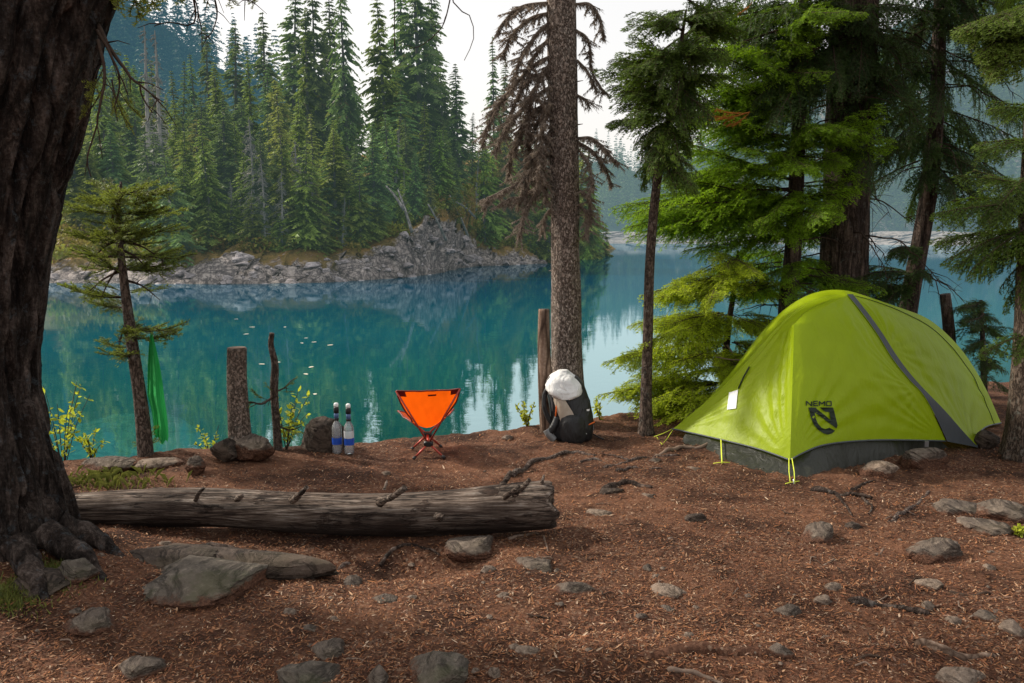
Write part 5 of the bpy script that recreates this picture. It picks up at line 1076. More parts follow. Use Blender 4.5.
for k in range(260):
    c = gp(*[(112, 487), (88, 478), (65, 486), (40, 600), (15, 612)][k % 5]) if False else gp(nr.normal(102, 30), nr.normal(484, 5)); a = nr.uniform(0, 6.3); l = nr.uniform(.03, .09); w = .0013; d = np.array([math.cos(a), math.sin(a), 0]); s = np.array([-d[1], d[0], 0]) * w
    p = np.array([c[0], c[1], float(ground_z(c[0], c[1]))]); m1 = p + d * l * .3 + [0, 0, l * .7]; t_ = p + d * l * .8 + [0, 0, l * .85]
    mb.add(np.array([p - s, p + s, m1 + s * .7, t_, m1 - s * .7]), [[0, 1, 2, 3, 4]], 0, (nr.uniform(.2, 1), 0, 0), False)
tag(mb.build('grass', M['leaf_grass']), 'thin green grass on the bank behind the left end of the log', 'grass', kind='stuff')
mb = MB()
for k in range(2600):
    c = gp(*( (nr.normal(14, 16), nr.normal(606, 7)) if k % 2 else (nr.normal(58, 16), nr.normal(577, 9)))); p = np.array([c[0], c[1], float(ground_z(c[0], c[1]))]); d = norm(nr.normal(size=3) * .5 + [0, 0, .8]); s = norm(np.cross(d, nr.normal(size=3))) * .003
    mb.add(np.array([p - s, p + s, p + d * nr.uniform(.012, .035)]), [[0, 1, 2]], 0, (nr.uniform(.0, .5), 0, 0), False)
tag(mb.build('moss', M['leaf_grass']), 'dark green moss around the foot of the huge trunk', 'moss', kind='stuff')
for k, (px, py) in enumerate([(252, 327), (285, 327), (246, 334), (306, 338), (314, 342), (302, 343), (262, 364), (306, 374), (277, 362), (311, 367), (315, 394), (236, 319), (330, 345)]):
    p = onz(px, py, WATER + .006); a = nr.uniform(0, 3.1); L = .05 + .04 * nr.random(); t_ = np.linspace(0, 6.283, 9)[:-1]; q = np.stack([L * np.cos(t_), L * .55 * np.sin(t_) * (1 + .3 * np.cos(t_)), 0 * t_ + .002 * nr.random(8)], -1); ca, sa = math.cos(a), math.sin(a); q = np.stack([q[:, 0] * ca - q[:, 1] * sa, q[:, 0] * sa + q[:, 1] * ca, q[:, 2]], -1)
    if k == 0: M['float_leaf'] = mat_plain('pale floating leaf', (.55, .50, .38), .7)
    tag(MB().add(q + p, [list(range(8))], 0, (1, 1, 1), False).build('floating_leaf', M['float_leaf'], loc=p), 'pale fallen leaf floating on the turquoise water', 'leaf', 'leaves floating on the lake')

# ------------------------------------------------------------------ the tent
def coons(c0, c1, d0, d1, n, m):
    """c0: bottom u, c1: top u, d0: left v, d1: right v; curves as callables are sampled"""
    u = np.linspace(0, 1, n); v = np.linspace(0, 1, m); c0, c1 = c0(u), c1(u); d0, d1 = d0(v), d1(v); U = u[:, None, None]; Vv = v[None, :, None]
    return ((1 - Vv) * c0[:, None] + Vv * c1[:, None] + (1 - U) * d0[None] + U * d1[None]
            - ((1 - U) * (1 - Vv) * c0[0] + U * (1 - Vv) * c0[-1] + (1 - U) * Vv * c1[0] + U * Vv * c1[-1]))
class Cv:
    def __init__(s, P, N=200, rev=False): s.Q = crom(P, N); s.Q = s.Q[::-1] if rev else s.Q
    def __call__(s, t): i = np.asarray(t) * (len(s.Q) - 1); k = np.minimum(i.astype(int), len(s.Q) - 2); return s.Q[k] + (s.Q[k + 1] - s.Q[k]) * (i - k)[..., None]
pt = lambda p: (lambda u: np.tile(p, (len(u), 1)))
def normals(S):
    n = np.cross(np.gradient(S, axis=0), np.gradient(S, axis=1)); return n / (np.linalg.norm(n, axis=-1, keepdims=True) + 1e-9)
def mat_fabric(name, col, transl=.45, bump=.42, rough=.45, spec=.35):
    t = NT(name); v = t.coords(); n1 = t.noise(v, 3.0, 5, .6, 1.2); n2 = t.noise(t.coords((9, 9, 2.5)), 1.4, 4, .55, .6); n3 = t.noise(v, 420, 2)
    c = t.mixc(n1, tuple(x * .88 for x in col), tuple(min(1, x * 1.08) for x in col))
    nb = t.bump(t.math('ADD', n2, t.math('MULTIPLY', n1, .4)), bump, .03); nb = t.bump(n3, .08, .001, nb); sh = t.bsdf(c, rough, spec, nb)
    if transl:
        tr = t.n('ShaderNodeBsdfTranslucent'); t.link(c, tr.inputs[0]); t.link(nb, tr.inputs['Normal']); sh = t.mixs(transl, sh, tr.outputs[0])
    return t.out(sh)
M['fly'] = mat_fabric('lime ripstop fly', (.43, .57, .007), .48)
M['fly_grey'] = mat_fabric('charcoal fly stripe', (.075, .085, .095), .1)
M['seam'] = mat_plain('dark lime seam', (.06, .10, .01), .6, .2, .1)
M['tub'] = mat_fabric('olive grey tent body', (.026, .027, .020), .03, .6)
M['shade_sheet'] = mat_fabric('black shade sheet', (.010, .010, .009), 0)
M['print'] = mat_plain('charcoal print', (.020, .030, .020), .6, .2, .1)
M['white_patch'] = mat_plain('white fabric patch', (.78, .79, .78), .6, .3, .04)
M['line'] = mat_plain('lime reflective cord', (.62, .70, .06), .6, .3, .1)
M['metal'] = mat_plain('grey metal', (.35, .36, .37), .35, .5, .1, metal=.9)
TE = np.array([2.3, 5.6, 0.0])
e = thing('tent', 'lime green dome tent with a charcoal stripe pitched on the right', 'tent', TE)
A_ = at(672, 429, 5.75); B_ = at(790, 460, 4.87); P1 = at(794, 324, 5.25); T_ = at(848, 295, 5.62); C1 = at(946, 441, 5.45); C2 = at(977, 447, 5.5); D_ = at(1001, 423, 6.2)
hemL = Cv([A_, at(683, 431, 5.68), at(727, 441, 5.32), at(760, 449.5, 5.08), B_]); hemF = Cv([B_, at(805, 452, 4.9), at(822, 445.5, 4.98), at(850, 441.5, 5.1), at(885, 440, 5.22), at(925, 440.5, 5.38), C1]); hemR = Cv([C2, at(977, 441, 5.6), at(980, 432, 5.75), at(988, 426, 5.95), D_])
def polyline(P, bend):   # keeps a crisp bend at P1
    a = crom([P[0], P[1], P[2]], 120); b = crom(P[2:], 80); return np.concatenate([a, b[1:]])
class Pl(Cv):
    def __init__(s, Q): s.Q = Q
crease = Pl(polyline([B_, at(792, 395, 5.04), P1, at(812, 308.5, 5.38), T_], 0))
silL = Cv([A_, at(679, 424, 5.74), at(718, 391, 5.66), at(748, 360, 5.62), at(772, 333, 5.6), at(790, 315, 5.6), at(806, 303.5, 5.62), at(826, 296.5, 5.63), T_])
stL = Cv([C1, at(935, 417, 5.43), at(923, 396, 5.42), at(909, 381, 5.42), at(892, 360, 5.43), at(877, 336, 5.46), at(862, 315, 5.52), T_ + [-.012, 0, 0]])
stR = Cv([C2, at(961, 430, 5.47), at(945, 412, 5.45), at(932, 399, 5.44), at(914, 380, 5.44), at(897.5, 359, 5.45), at(882, 335, 5.48), at(867, 314, 5.54), T_ + [.03, 0, 0]])
silR = Cv([D_, at(985, 387, 6.24), at(967, 357, 6.2), at(949, 336, 6.14), at(928, 319, 6.03), at(904, 309, 5.9), at(874, 300, 5.74), T_])
E1 = np.array([2.75, 6.75, .05]); E0 = np.array([1.75, 6.55, .05]); hemB = Cv([D_, E1, E0, A_])
def wr(S, corner=None, amp=.010, k=16, seed=0, sag=0.0):
    """pulled folds that fan out from a staked corner, slack between"""
    n = normals(S); a, b = S.shape[:2]; u = np.linspace(0, 1, a)[:, None]; v = np.linspace(0, 1, b)[None]; edge = np.minimum(1, np.minimum(u, 1 - u) * 7) * np.minimum(1, np.minimum(v, 1 - v) * 7)
    d = .006 * fbm(S * 2.2 + seed, 3, seed)
    for cn, am in (corner or []):
        du = u - cn[0]; dv = v - cn[1]; ang = np.arctan2(dv, du + 1e-6); rr = np.hypot(du, dv); d = d + am * np.sin(ang * k + 1.5 * vnoise(np.stack([ang * 3, rr * 2, 0 * ang + seed], -1), seed)) * np.exp(-rr * 2.6) * np.minimum(1, rr * 9)
    return S + n * ((d - sag * np.sin(math.pi * u) * np.sin(math.pi * np.clip(v, 0, 1))) * edge)[..., None]
SL = coons(hemL, pt(T_), silL, crease, 60, 90); SF = coons(hemF, pt(T_), crease, stL, 110, 110); SS = coons(lambda u: C1 + (C2 - C1) * u[:, None], lambda u: T_ + np.array([[-.012, 0, 0]]) * (1 - u[:, None]) + np.array([[.03, 0, 0]]) * u[:, None], stL, stR, 8, 110); SR = coons(hemR, lambda u: T_ + np.array([[.03, 0, 0]]) * (1 - u[:, None]), stR, silR, 60, 100); SB = coons(hemB, pt(T_), silR, silL, 50, 60)
# the fabric bellies out over the poles
def belly(S, amt):
    a, b = S.shape[:2]; u = np.linspace(0, 1, a)[:, None]; v = np.linspace(0, 1, b)[None]; return S + normals(S) * (amt * np.sin(math.pi * u) * np.sin(math.pi * v) ** 1.0)[..., None]
def orient(S, out):
    n = normals(S)[S.shape[0] // 2, S.shape[1] // 2]; return 1.0 if n @ out > 0 else -1.0
SL = wr(SL, [((1, 0), .012), ((0, 0), .008), ((1, .62), .006)], k=22, seed=2, sag=.0); SL = belly(SL, -.03 * orient(SL, np.array([-1, -.6, .3])))
SF = belly(SF, .05 * orient(SF, np.array([.2, -1, .4]))); SF = wr(SF, [((0, 0), .011), ((1, 0), .007), ((1, .35), .004)], k=24, seed=3)
SR = belly(SR, .06 * orient(SR, np.array([.8, -.6, .4]))); SR = wr(SR, [((1, 0), .008), ((0, 0), .008), ((0, .7), .006)], k=22, seed=4)
SB = belly(SB, .16 * orient(SB, np.array([0, 1, .4])))
mb = MB()
for S in (SL, SF, SR, SB): mb.add(S.reshape(-1, 3), gridfaces(*S.shape[:2]))
fly = mb.build('fly', M['fly'], e)
n_ = normals(SS) * orient(SS, np.array([.5, -1, .4])); S2 = SS + n_ * .012; MB().add(S2.reshape(-1, 3), gridfaces(*SS.shape[:2])).build('stripe', M['fly_grey'], e)
for nm, mt, cv, r_ in [('hem', 'fly_grey', hemL, .006), ('hem', 'fly_grey', hemF, .006), ('hem', 'fly_grey', hemR, .006)]:
    mb = MB(); add_tube(mb, cv(np.linspace(0, 1, 60)), r_, 6); mb.build(nm, M[mt], e)
i = int(.80 * 59); nR = normals(SR) * orient(SR, np.array([.8, -.6, .4])); Q = SR[i, 0:97] + nR[i, 0:97] * .004; mb = MB(); add_tube(mb, Q[::2], .0028, 6); mb.build('pole_seam', M['seam'], e)
nF = normals(SF) * orient(SF, np.array([.2, -1, .4]))
# tent body showing below the fly
tc = np.array([2.35, 5.7, 0]); hem = np.concatenate([hemL(np.linspace(.04, 1, 40)), hemF(np.linspace(0, 1, 60))[1:]]); inn = hem + (tc - hem) * np.array([.10, .10, 0]) + [0, 0, .03]
gpx = [(681, 440), (690, 446), (715, 457), (728, 462.5), (787, 477), (803, 477.5), (820, 474.5), (850, 466.5), (895, 457), (912, 453), (950, 449)]
gb = np.array([np.append(gp(*p)[:2], 0) for p in gpx]); gb[:, 2] = ground_z(gb[:, 0], gb[:, 1]) - .01; gb = crom(gb, len(inn)); st_ = np.linspace(0, 1, 10)
S = gb[:, None] + (inn - gb)[:, None] * st_[None, :, None]; S = S + .010 * fbm(S * 9, 3, 5)[..., None] * np.array([.5, -1, 0]) * np.sin(math.pi * st_)[None, :, None]
MB().add(S.reshape(-1, 3), gridfaces(*S.shape[:2])).build('tent_body', M['tub'], e)
Cin = np.array([C2 + [.0, .12, -.04], D_ + [-.05, .0, -.06], D_ + [-.1, .1, .25], C2 + [-.05, .25, .25]]); MB().add(Cin, [[0, 1, 2, 3]], 0, (1, 1, 1), False).build('vestibule_shade', M['shade_sheet'], e)  # black sheet put in for the shade inside the tent's right end
# print on the front: a word above a shield
JA = [np.gradient(SF, axis=0), np.gradient(SF, axis=1)]; pix = project(SF.reshape(-1, 3)).reshape(SF.shape[0], SF.shape[1], 2)
def bil(A, i, j):
    i0, j0 = int(i), int(j); a, b = i - i0, j - j0; return A[i0, j0] * (1 - a) * (1 - b) + A[i0 + 1, j0] * a * (1 - b) + A[i0, j0 + 1] * (1 - a) * b + A[i0 + 1, j0 + 1] * a * b
def on_front(px, py, lift=.006):
    dd = np.hypot(pix[..., 0] - px, pix[..., 1] - py); dd[:, -12:] = 1e9; i, j = (float(q_) for q_ in np.unravel_index(np.argmin(dd), dd.shape))
    for _ in range(6):
        i = min(max(i, 1.0), SF.shape[0] - 3.0); j = min(max(j, 1.0), SF.shape[1] - 3.0); J = np.stack([(bil(pix, i + 1, j) - bil(pix, i - 1, j)) / 2, (bil(pix, i, j + 1) - bil(pix, i, j - 1)) / 2], 1); s = np.linalg.solve(J, np.array([px, py]) - bil(pix, i, j)); i += float(np.clip(s[0], -1, 1)); j += float(np.clip(s[1], -1, 1))
    i = min(max(i, 1.0), SF.shape[0] - 3.0); j = min(max(j, 1.0), SF.shape[1] - 3.0); return bil(SF, i, j) + bil(nF, i, j) * lift
def fill(mb, poly, res=.9):
    """a flat outline in picture columns and rows, laid on the front panel as a fine sheet"""
    from mathutils.geometry import tessellate_polygon
    from mathutils import Vector as Ve
    P = []
    for a, b in zip(poly, poly[1:] + poly[:1]):
        k = max(1, int(math.hypot(b[0] - a[0], b[1] - a[1]) / 3)); P += [(a[0] + (b[0] - a[0]) * i / k, a[1] + (b[1] - a[1]) * i / k) for i in range(k)]
    tri = tessellate_polygon([[Ve((x, y, 0)) for x, y in P]]); mb.add(np.array([on_front(*p) for p in P]), np.array(tri), 0, (1, 1, 1), False)
def bar(mb, x0, y0, x1, y1, w):
    d = np.array([x1 - x0, y1 - y0]); L = np.hypot(*d); n = np.array([-d[1], d[0]]) / L * w / 2; fill(mb, [(x0 - n[0], y0 - n[1]), (x1 - n[0], y1 - n[1]), (x1 + n[0], y1 + n[1]), (x0 + n[0], y0 + n[1])])
lx, ly = 790, 390; cs = 60 / 683.0; Lp = lambda x, y: (lx + x * cs, ly + y * cs)
mb = MB()
for strokes in [[(185, 180, 180, 128), (180, 128, 240, 182), (240, 182, 240, 132)], [(262, 130, 262, 180), (258, 130, 312, 130), (258, 155, 308, 155), (258, 180, 314, 180)], [(328, 182, 328, 130), (328, 132, 356, 160), (356, 160, 386, 130), (386, 130, 388, 180)], [(408, 130, 458, 130), (460, 128, 464, 180), (408, 180, 466, 180), (408, 130, 410, 180)]]:
    for x0, y0, x1, y1 in strokes: a = Lp(x0, y0); b = Lp(x1, y1); bar(mb, *a, *b, 1.15)
mb.build('lettering', M['print'], e)
mb = MB()
for poly in [[(205, 200), (292, 200), (458, 335), (448, 250), (400, 250), (335, 200), (486, 200), (532, 400), (520, 432), (275, 262), (285, 300), (310, 380), (350, 430), (400, 448), (450, 432), (505, 462), (470, 492), (425, 506), (370, 490), (310, 450), (262, 390), (232, 310)]]:
    pass
fill(mb, [Lp(*p) for p in [(205, 200), (292, 202), (300, 222), (276, 262), (284, 320), (312, 385), (352, 430), (400, 446), (440, 428), (505, 462), (470, 494), (425, 507), (372, 492), (312, 452), (262, 392), (228, 300)]])
fill(mb, [Lp(*p) for p in [(274, 255), (296, 215), (455, 340), (440, 252), (395, 250), (332, 200), (484, 200), (534, 400), (520, 436)]])
mb.build('shield_emblem', M['print'], e)
# white patch and toggle on the left face
pixL = project(SL.reshape(-1, 3)).reshape(SL.shape[0], SL.shape[1], 2); nL = normals(SL) * orient(SL, np.array([-1, -.6, .3])); JL = [np.gradient(SL, axis=0), np.gradient(SL, axis=1)]
def on_left(px, py, lift=.004):
    dd = np.hypot(pixL[..., 0] - px, pixL[..., 1] - py); dd[:, -8:] = 1e9; i, j = np.unravel_index(np.argmin(dd), dd.shape); i = min(max(i, 1), 58); j = min(max(j, 1), 80); J = np.stack([(pixL[i + 1, j] - pixL[i - 1, j]) / 2, (pixL[i, j + 1] - pixL[i, j - 1]) / 2], 1); s = np.linalg.solve(J, np.array([px, py]) - pixL[i, j]); s = np.clip(s, -1.5, 1.5)
    return SL[i, j] + JL[0][i, j] * s[0] + JL[1][i, j] * s[1] + nL[i, j] * lift
uu = np.linspace(0, 1, 5); q4 = [np.array(p, float) for p in [(727.5, 410), (736.5, 409), (738.5, 390), (729.5, 393)]]
G = np.array([[on_left(*((1 - v) * ((1 - u) * q4[0] + u * q4[1]) + v * ((1 - u) * q4[3] + u * q4[2])), lift=.006) for v in uu] for u in uu]); MB().add(G.reshape(-1, 3), gridfaces(5, 5)).build('white_patch', M['white_patch'], e)
mb = MB(); add_tube(mb, np.array([on_left(739, 389, .008), on_left(744, 379, .010), on_left(750, 367, .008)]), .0055, 6); mb.build('vent_toggle', M['print'], e)
mb = MB(); S_ = gp(792, 484); 
for dx in (-.012, .02): add_tube(mb, np.array([B_ + [dx * .6, 0, .01], (B_ + S_) / 2 + [dx, 0, 0], S_ + [dx * .8, 0, .0]]), .0032, 6)
add_tube(mb, np.array([S_ + [-.05, -.03, .012], S_ + [0, 0, .012], S_ + [.05, .02, .012]]), .003, 6); mb.build('guyline', M['line'], e)
mb = MB(); h1 = hemL(np.array([.44]))[0]; s1 = gp(722, 464); add_tube(mb, np.array([h1, (h1 + s1) / 2, s1]), .005, 6); add_tube(mb, np.array([s1 + [-.06, -.02, .01], s1 + [0, 0, .012], s1 + [.05, 0, .01]]), .003, 6); mb.build('guyline', M['line'], e)
mb = MB(); s2 = gp(654, 438); s3 = gp(662, 446); add_tube(mb, np.array([A_, (A_ + s2) / 2, s2 + [0, 0, .01]]), .0028, 5); add_tube(mb, np.array([A_ + [.01, 0, 0], (A_ + s3) / 2 - [0, 0, .01], s3 + [0, 0, .01], s2 + [.02, 0, .008]]), .0025, 5); mb.build('guyline', M['line'], e)
mb = MB(); add_tube(mb, np.array([S_ + [.01, .005, .03], S_ + [.02, .01, -.1]]), .004, 6); mb.build('stake', M['metal'], e)
mb = MB(); b_ = at(926.5, 441, 5.34); V = np.array([[x, y, z] for x in (-.014, .014) for y in (-.006, .006) for z in (-.04, 0)]) + b_; mb.add(V, [[0, 1, 3, 2], [4, 6, 7, 5], [0, 4, 5, 1], [2, 3, 7, 6], [0, 2, 6, 4], [1, 5, 7, 3]], 0, (1, 1, 1), False); mb.build('buckle', M['metal'], e)

# ------------------------------------------------------------------ the camp chair
M['orange'] = mat_fabric('orange sling fabric', (.95, .125, .004), .55, .15)
M['maroon'] = mat_fabric('dark red reinforced corner', (.16, .014, .012), .1)
M['redpole'] = mat_plain('red anodised pole', (.34, .045, .028), .35, .5, .1, metal=.3)
M['black'] = mat_plain('black plastic', (.012, .012, .013), .45, .4, .1)
Yc = 5.32; ce = gp(429, 452); e = thing('camp_chair', 'low orange sling camp chair on red crossed legs by the water', 'chair', ce)
TL, TR = at(396, 391, Yc - .02), at(460, 389, Yc - .06); FL, FR = at(398, 411, Yc + .36), at(454, 409, Yc + .32)
bl = Cv([TL, (TL + TR) / 2 + [0, .03, -.012], TR]); fl = Cv([FL, (FL + FR) / 2 + [0, -.02, -.05], FR]); lf = Cv([TL, at(401, 404, Yc + .04), at(412, 421, Yc + .13), at(404, 417, Yc + .26), FL]); rt = Cv([TR, at(456, 402, Yc + .03), at(446, 416, Yc + .11), at(450, 414, Yc + .24), FR])
S = coons(bl, fl, lf, rt, 30, 48); S = S + np.array([0, .03, -.038]) * (np.sin(math.pi * np.linspace(0, 1, 30))[:, None, None] * np.sin(math.pi * np.linspace(0, 1, 48) ** .9)[None, :, None]); S = S + .004 * fbm(S * 14, 3, 3)[..., None]
seat = MB().add(S.reshape(-1, 3), gridfaces(30, 48)).build('sling', M['orange'], e)
for cv in (S[0], S[-1], S[:, 0], S[:, -1]):
    mb = MB(); add_tube(mb, cv, .0055, 6); mb.build('binding', M['maroon'], e)
nS = normals(S); s_ = 1 if nS[2, 2] @ np.array([0, -1, 0]) > 0 else -1
for sl_ in (np.s_[0:5, 0:5], np.s_[25:30, 0:5]):
    for off in (1, -1):
        G = S[sl_] + nS[sl_] * .004 * off * s_
        if off == 1: o_ = MB().add(G.reshape(-1, 3), gridfaces(*G.shape[:2])).build('corner_pocket', M['maroon'], e)
G = S[14:19, 2:4] + nS[14:19, 2:4] * .004 * s_; MB().add(G.reshape(-1, 3), gridfaces(*G.shape[:2])).build('tag', M['maroon'], e)
HB, HF = at(428.5, 443.5, Yc), at(427.5, 434.5, Yc + .16)
def rod(a, b, r_, name, mat): mb = MB(); add_tube(mb, np.array([a, (a + b) / 2, b]), r_, 10); return mb.build(name, M[mat], e)
for h in (HB, HF):
    mb = MB(); V, F = ICO[3]; mb.add(np.clip(V, -.78, .78) * [.040, .028, .024] + h, F); mb.build('hub', M['black'], e)
rod(HB, HF, .011, 'hub_bar', 'redpole')
rod(HB, TL, .0065, 'back_pole', 'redpole'); rod(HB, TR, .0065, 'back_pole', 'redpole'); rod(HF, FL, .0065, 'seat_pole', 'redpole'); rod(HF, FR, .0065, 'seat_pole', 'redpole')
for h, px, py in [(HB, 414, 460), (HB, 444, 459), (HF, 412, 450.5), (HF, 441, 448)]:
    f = gp(px, py); f[2] += .012; d = norm(f - h); lg = rod(h, f - d * .008, .0072, 'leg', 'redpole'); mb = MB(); add_tube(mb, np.array([f - d * .02, f, f + d * .008]), [.008, .0115, .010], 10); subpart(mb, 'foot_cap', M['black'], lg)

# ------------------------------------------------------------------ the two bottles
def bottle_mats():
    t = NT('clear plastic bottle'); g = t.n('ShaderNodeBsdfGlossy', Roughness=.05); tr = t.n('ShaderNodeBsdfTransparent'); tr.inputs[0].default_value = (.93, .95, .96, 1); fr = t.n('ShaderNodeFresnel', IOR=1.5); df = t.n('ShaderNodeBsdfDiffuse'); df.inputs[0].default_value = (.9, .92, .94, 1)
    M['bottle'] = t.out(t.mixs(t.math('MULTIPLY', fr.outputs[0], 1.3), t.mixs(.22, tr.outputs[0], df.outputs[0]), g.outputs[0]))
    t = NT('frosted bottle label'); df = t.n('ShaderNodeBsdfDiffuse'); df.inputs[0].default_value = (.84, .86, .88, 1); tr = t.n('ShaderNodeBsdfTransparent'); M['frost'] = t.out(t.mixs(.55, tr.outputs[0], df.outputs[0]))
bottle_mats(); M['blue'] = mat_plain('blue label', (.015, .075, .42), .4, .4, .08); M['filter'] = mat_plain('blue grey filter body', (.09, .15, .30), .4, .4, .1); M['capwhite'] = mat_plain('milky cap', (.72, .72, .70), .4, .4, .05)
def lathe(mb, prof, c, n=28, col=(1, 1, 1)):
    a = np.linspace(0, 2 * math.pi, n, endpoint=False); V = np.array([[c[0] + r_ * math.cos(x), c[1] + r_ * math.sin(x), c[2] + z] for r_, z in prof for x in a]); return mb.add(V, gridfaces(len(prof), n, True), 0, col)
for px, py, s, lab, fr in [(337.5, 453.5, 1.0, 'clear water bottle with black filter cap, left one of the pair', False), (349.5, 454, .985, 'clear water bottle with frosted label, right one of the pair', True)]:
    b = gp(px, py); e = thing('water_bottle', lab, 'bottle', b, 'water bottles by the dark boulder'); z = lambda x: x * .362 * s
    r = .034
    mb = MB(); lathe(mb, [(0, .002), (.024, .002), (r - .003, .004), (r, .012), (r, z(.16)), (r * .985, z(.165)), (r * .985, z(.335)), (r, z(.34)), (r, z(.50)), (r * .97, z(.54)), (r * .72, z(.60)), (r * .42, z(.645)), (.0135, z(.665)), (.0135, z(.68)), (0, z(.682))], b); mb.build('bottle_body', M['bottle'], e)
    mb = MB(); lathe(mb, [(r + .0012, z(.195)), (r + .0012, z(.325))], b); mb.build('blue_label', M['blue'], e)
    if fr: mb = MB(); lathe(mb, [(r + .001, z(.33)), (r + .001, z(.47))], b); mb.build('frosted_label', M['frost'], e)
    mb = MB(); lathe(mb, [(.0, z(.66)), (.017, z(.66)), (.018, z(.69)), (.015, z(.70))], b); mb.build('collar', M['black'], e)
    mb = MB(); lathe(mb, [(.0, z(.70)), (.0155, z(.70)), (.0165, z(.76)), (.0155, z(.805)), (0, z(.806))], b); mb.build('filter_body', M['filter'], e)
    mb = MB(); lathe(mb, [(0, z(.805)), (.018, z(.806)), (.019, z(.85)), (.0175, z(.90)), (.0150, z(.92)), (0, z(.921))], b); mb.build('cap', M['black'], e)
    mb = MB(); lathe(mb, [(0, z(.92)), (.0155, z(.921)), (.0165, z(.95)), (.0155, z(.985)), (.010, z(1.0)), (0, z(1.0))], b); mb.build('spout_cover', M['capwhite'], e)

# ------------------------------------------------------------------ the backpack
Yb = gp(572, 441)[1] + .06; pb = np.array([at(570, 440, Yb)[0], Yb, float(ground_z(at(570, 440, Yb)[0], Yb))]); e = thing('backpack', 'black backpack with white roll top and beige side panel leaning on the trunk', 'backpack', pb)
M['pack_black'] = mat_fabric('black pack fabric', (.017, .017, .018), 0, .9); M['pack_white'] = mat_fabric('white roll top fabric', (.78, .77, .75), .1, .9); M['pack_beige'] = mat_fabric('beige pack panel', (.40, .33, .26), 0, .7); M['pack_grey'] = mat_fabric('grey mesh pad', (.16, .16, .16), 0, .6); M['pack_orange'] = mat_plain('orange piping', (.65, .13, .02), .6, .3, .1)
pxm = Yb / F_      # metres per picture column at the pack's distance
def lift(px, py): return np.array([pb[0] + (px - 570) * pxm, pb[2] + (441 - py) * pxm])   # x and height
def loft(rows, n=36, seed=0, rough=.012, dy=0.0, power=2.6):
    """rows: (row, left column, right column, half depth m, shift of the centre in depth)"""
    V = []; a = np.linspace(0, 2 * math.pi, n, endpoint=False)
    R_ = np.array(rows, float); t = np.linspace(0, 1, len(R_)); tt = np.linspace(0, 1, 26); R_ = crom(R_, 26) if False else np.stack([np.interp(tt, t, R_[:, k]) for k in range(5)], 1)
    for y, l, r_, hd, sh in R_:
        xl, z = lift(l, y); xr, _ = lift(r_, y); c, s = np.cos(a), np.sin(a); V.append(np.stack([(xl + xr) / 2 + (xr - xl) / 2 * np.sign(c) * np.abs(c) ** (2 / power), Yb + dy + sh + hd * np.sign(s) * np.abs(s) ** (2 / power), np.full(n, z)], -1))
    V = np.array(V); ctr = V.mean(1, keepdims=True); V = V + norm(V - ctr) * (rough * fbm(V * 11 + seed, 4, seed))[..., None]
    mb = MB(); mb.add(V.reshape(-1, 3), gridfaces(len(V), n, True)); k0 = mb.n; mb.add(np.concatenate([V[0], [V[0].mean(0)]]), np.stack([np.arange(n), (np.arange(n) + 1) % n, np.full(n, n)], 1)); mb.add(np.concatenate([V[-1], [V[-1].mean(0)]]), np.stack([(np.arange(n) + 1) % n, np.arange(n), np.full(n, n)], 1)); return mb, V
body, BV = loft([(441, 553, 590, .08, 0), (438, 549.5, 592.5, .11, 0), (428, 549, 594.5, .12, 0), (415, 549.5, 594, .118, .01), (402, 547.5, 590, .112, .02), (390, 545.5, 586, .105, .03), (382, 545, 583, .09, .04), (376, 549, 578, .07, .05)], seed=2); body.build('pack_body', M['pack_black'], e)
lid, _ = loft([(396, 558, 573, .07, -.06), (392, 549, 582, .122, -.005), (388, 545.5, 583.5, .124, .008), (383, 544.5, 582, .118, .03), (377, 548.5, 577, .105, .04), (372.5, 554, 571, .07, .05), (369.5, 558, 567, .03, .05)], seed=5, rough=.038, power=3.2); lid.build('roll_top', M['pack_white'], e)
def panel(poly_rows, off, name, mat, seed=0, bulge=0.0, sh=0.0):
    """a strip laid over the front of the pack: rows of (row, left col, right col)"""
    R_ = np.array(poly_rows, float); t = np.linspace(0, 1, len(R_)); tt = np.linspace(0, 1, 20); R_ = np.stack([np.interp(tt, t, R_[:, k]) for k in range(3)], 1); G = []
    for k, (y, l, r_) in enumerate(R_):
        row = []
        for u in np.linspace(0, 1, 14):
            x, z = lift(l + (r_ - l) * u, y); xc, _ = lift(571, y); hw = 21.5 * pxm; yy = Yb + np.interp(y, [376, 400, 440], [.05, .02, 0]) + sh - .118 * max(0.05, 1 - abs((x - xc) / hw) ** 2.6) ** (1 / 2.6) - off - bulge * math.sin(math.pi * u) * math.sin(math.pi * k / 19) ** .5; row.append([x, yy, z])
        G.append(row)
    G = np.array(G); G = G + np.array([0, -.008, 0]) * fbm(G * 14 + seed, 3, seed)[..., None]; return MB().add(G.reshape(-1, 3), gridfaces(20, 14)).build(name, M[mat], e), G
panel([(384, 547.5, 555), (390, 549, 560), (400, 553, 566), (408, 555.5, 571), (414, 558, 574), (418, 559, 570)], .012, 'side_panel', 'pack_beige', 3, .01)
panel([(411, 564, 576), (414, 560, 582), (420, 558.5, 584.5), (430, 558.5, 585), (437, 560, 584), (440.5, 563, 581)], .016, 'side_pocket', 'pack_black', 4, .035)
panel([(424, 585, 593.5), (428, 584.5, 593.5), (431, 584.5, 593)], .010, 'bottom_tag', 'white_patch', 6)
panel([(381, 545.5, 560), (386, 545, 565), (391, 546, 566), (394.5, 548.5, 560)], .020, 'lid_flap', 'pack_white', 9, .006)
mb = MB(); P = [np.array([*[lift(px, py)[0]], Yb - .09, lift(px, py)[1]]) for px, py in [(582, 425), (588, 422), (594, 419)]]; add_tube(mb, np.array(P), .005, 6); mb.build('piping', M['pack_orange'], e)
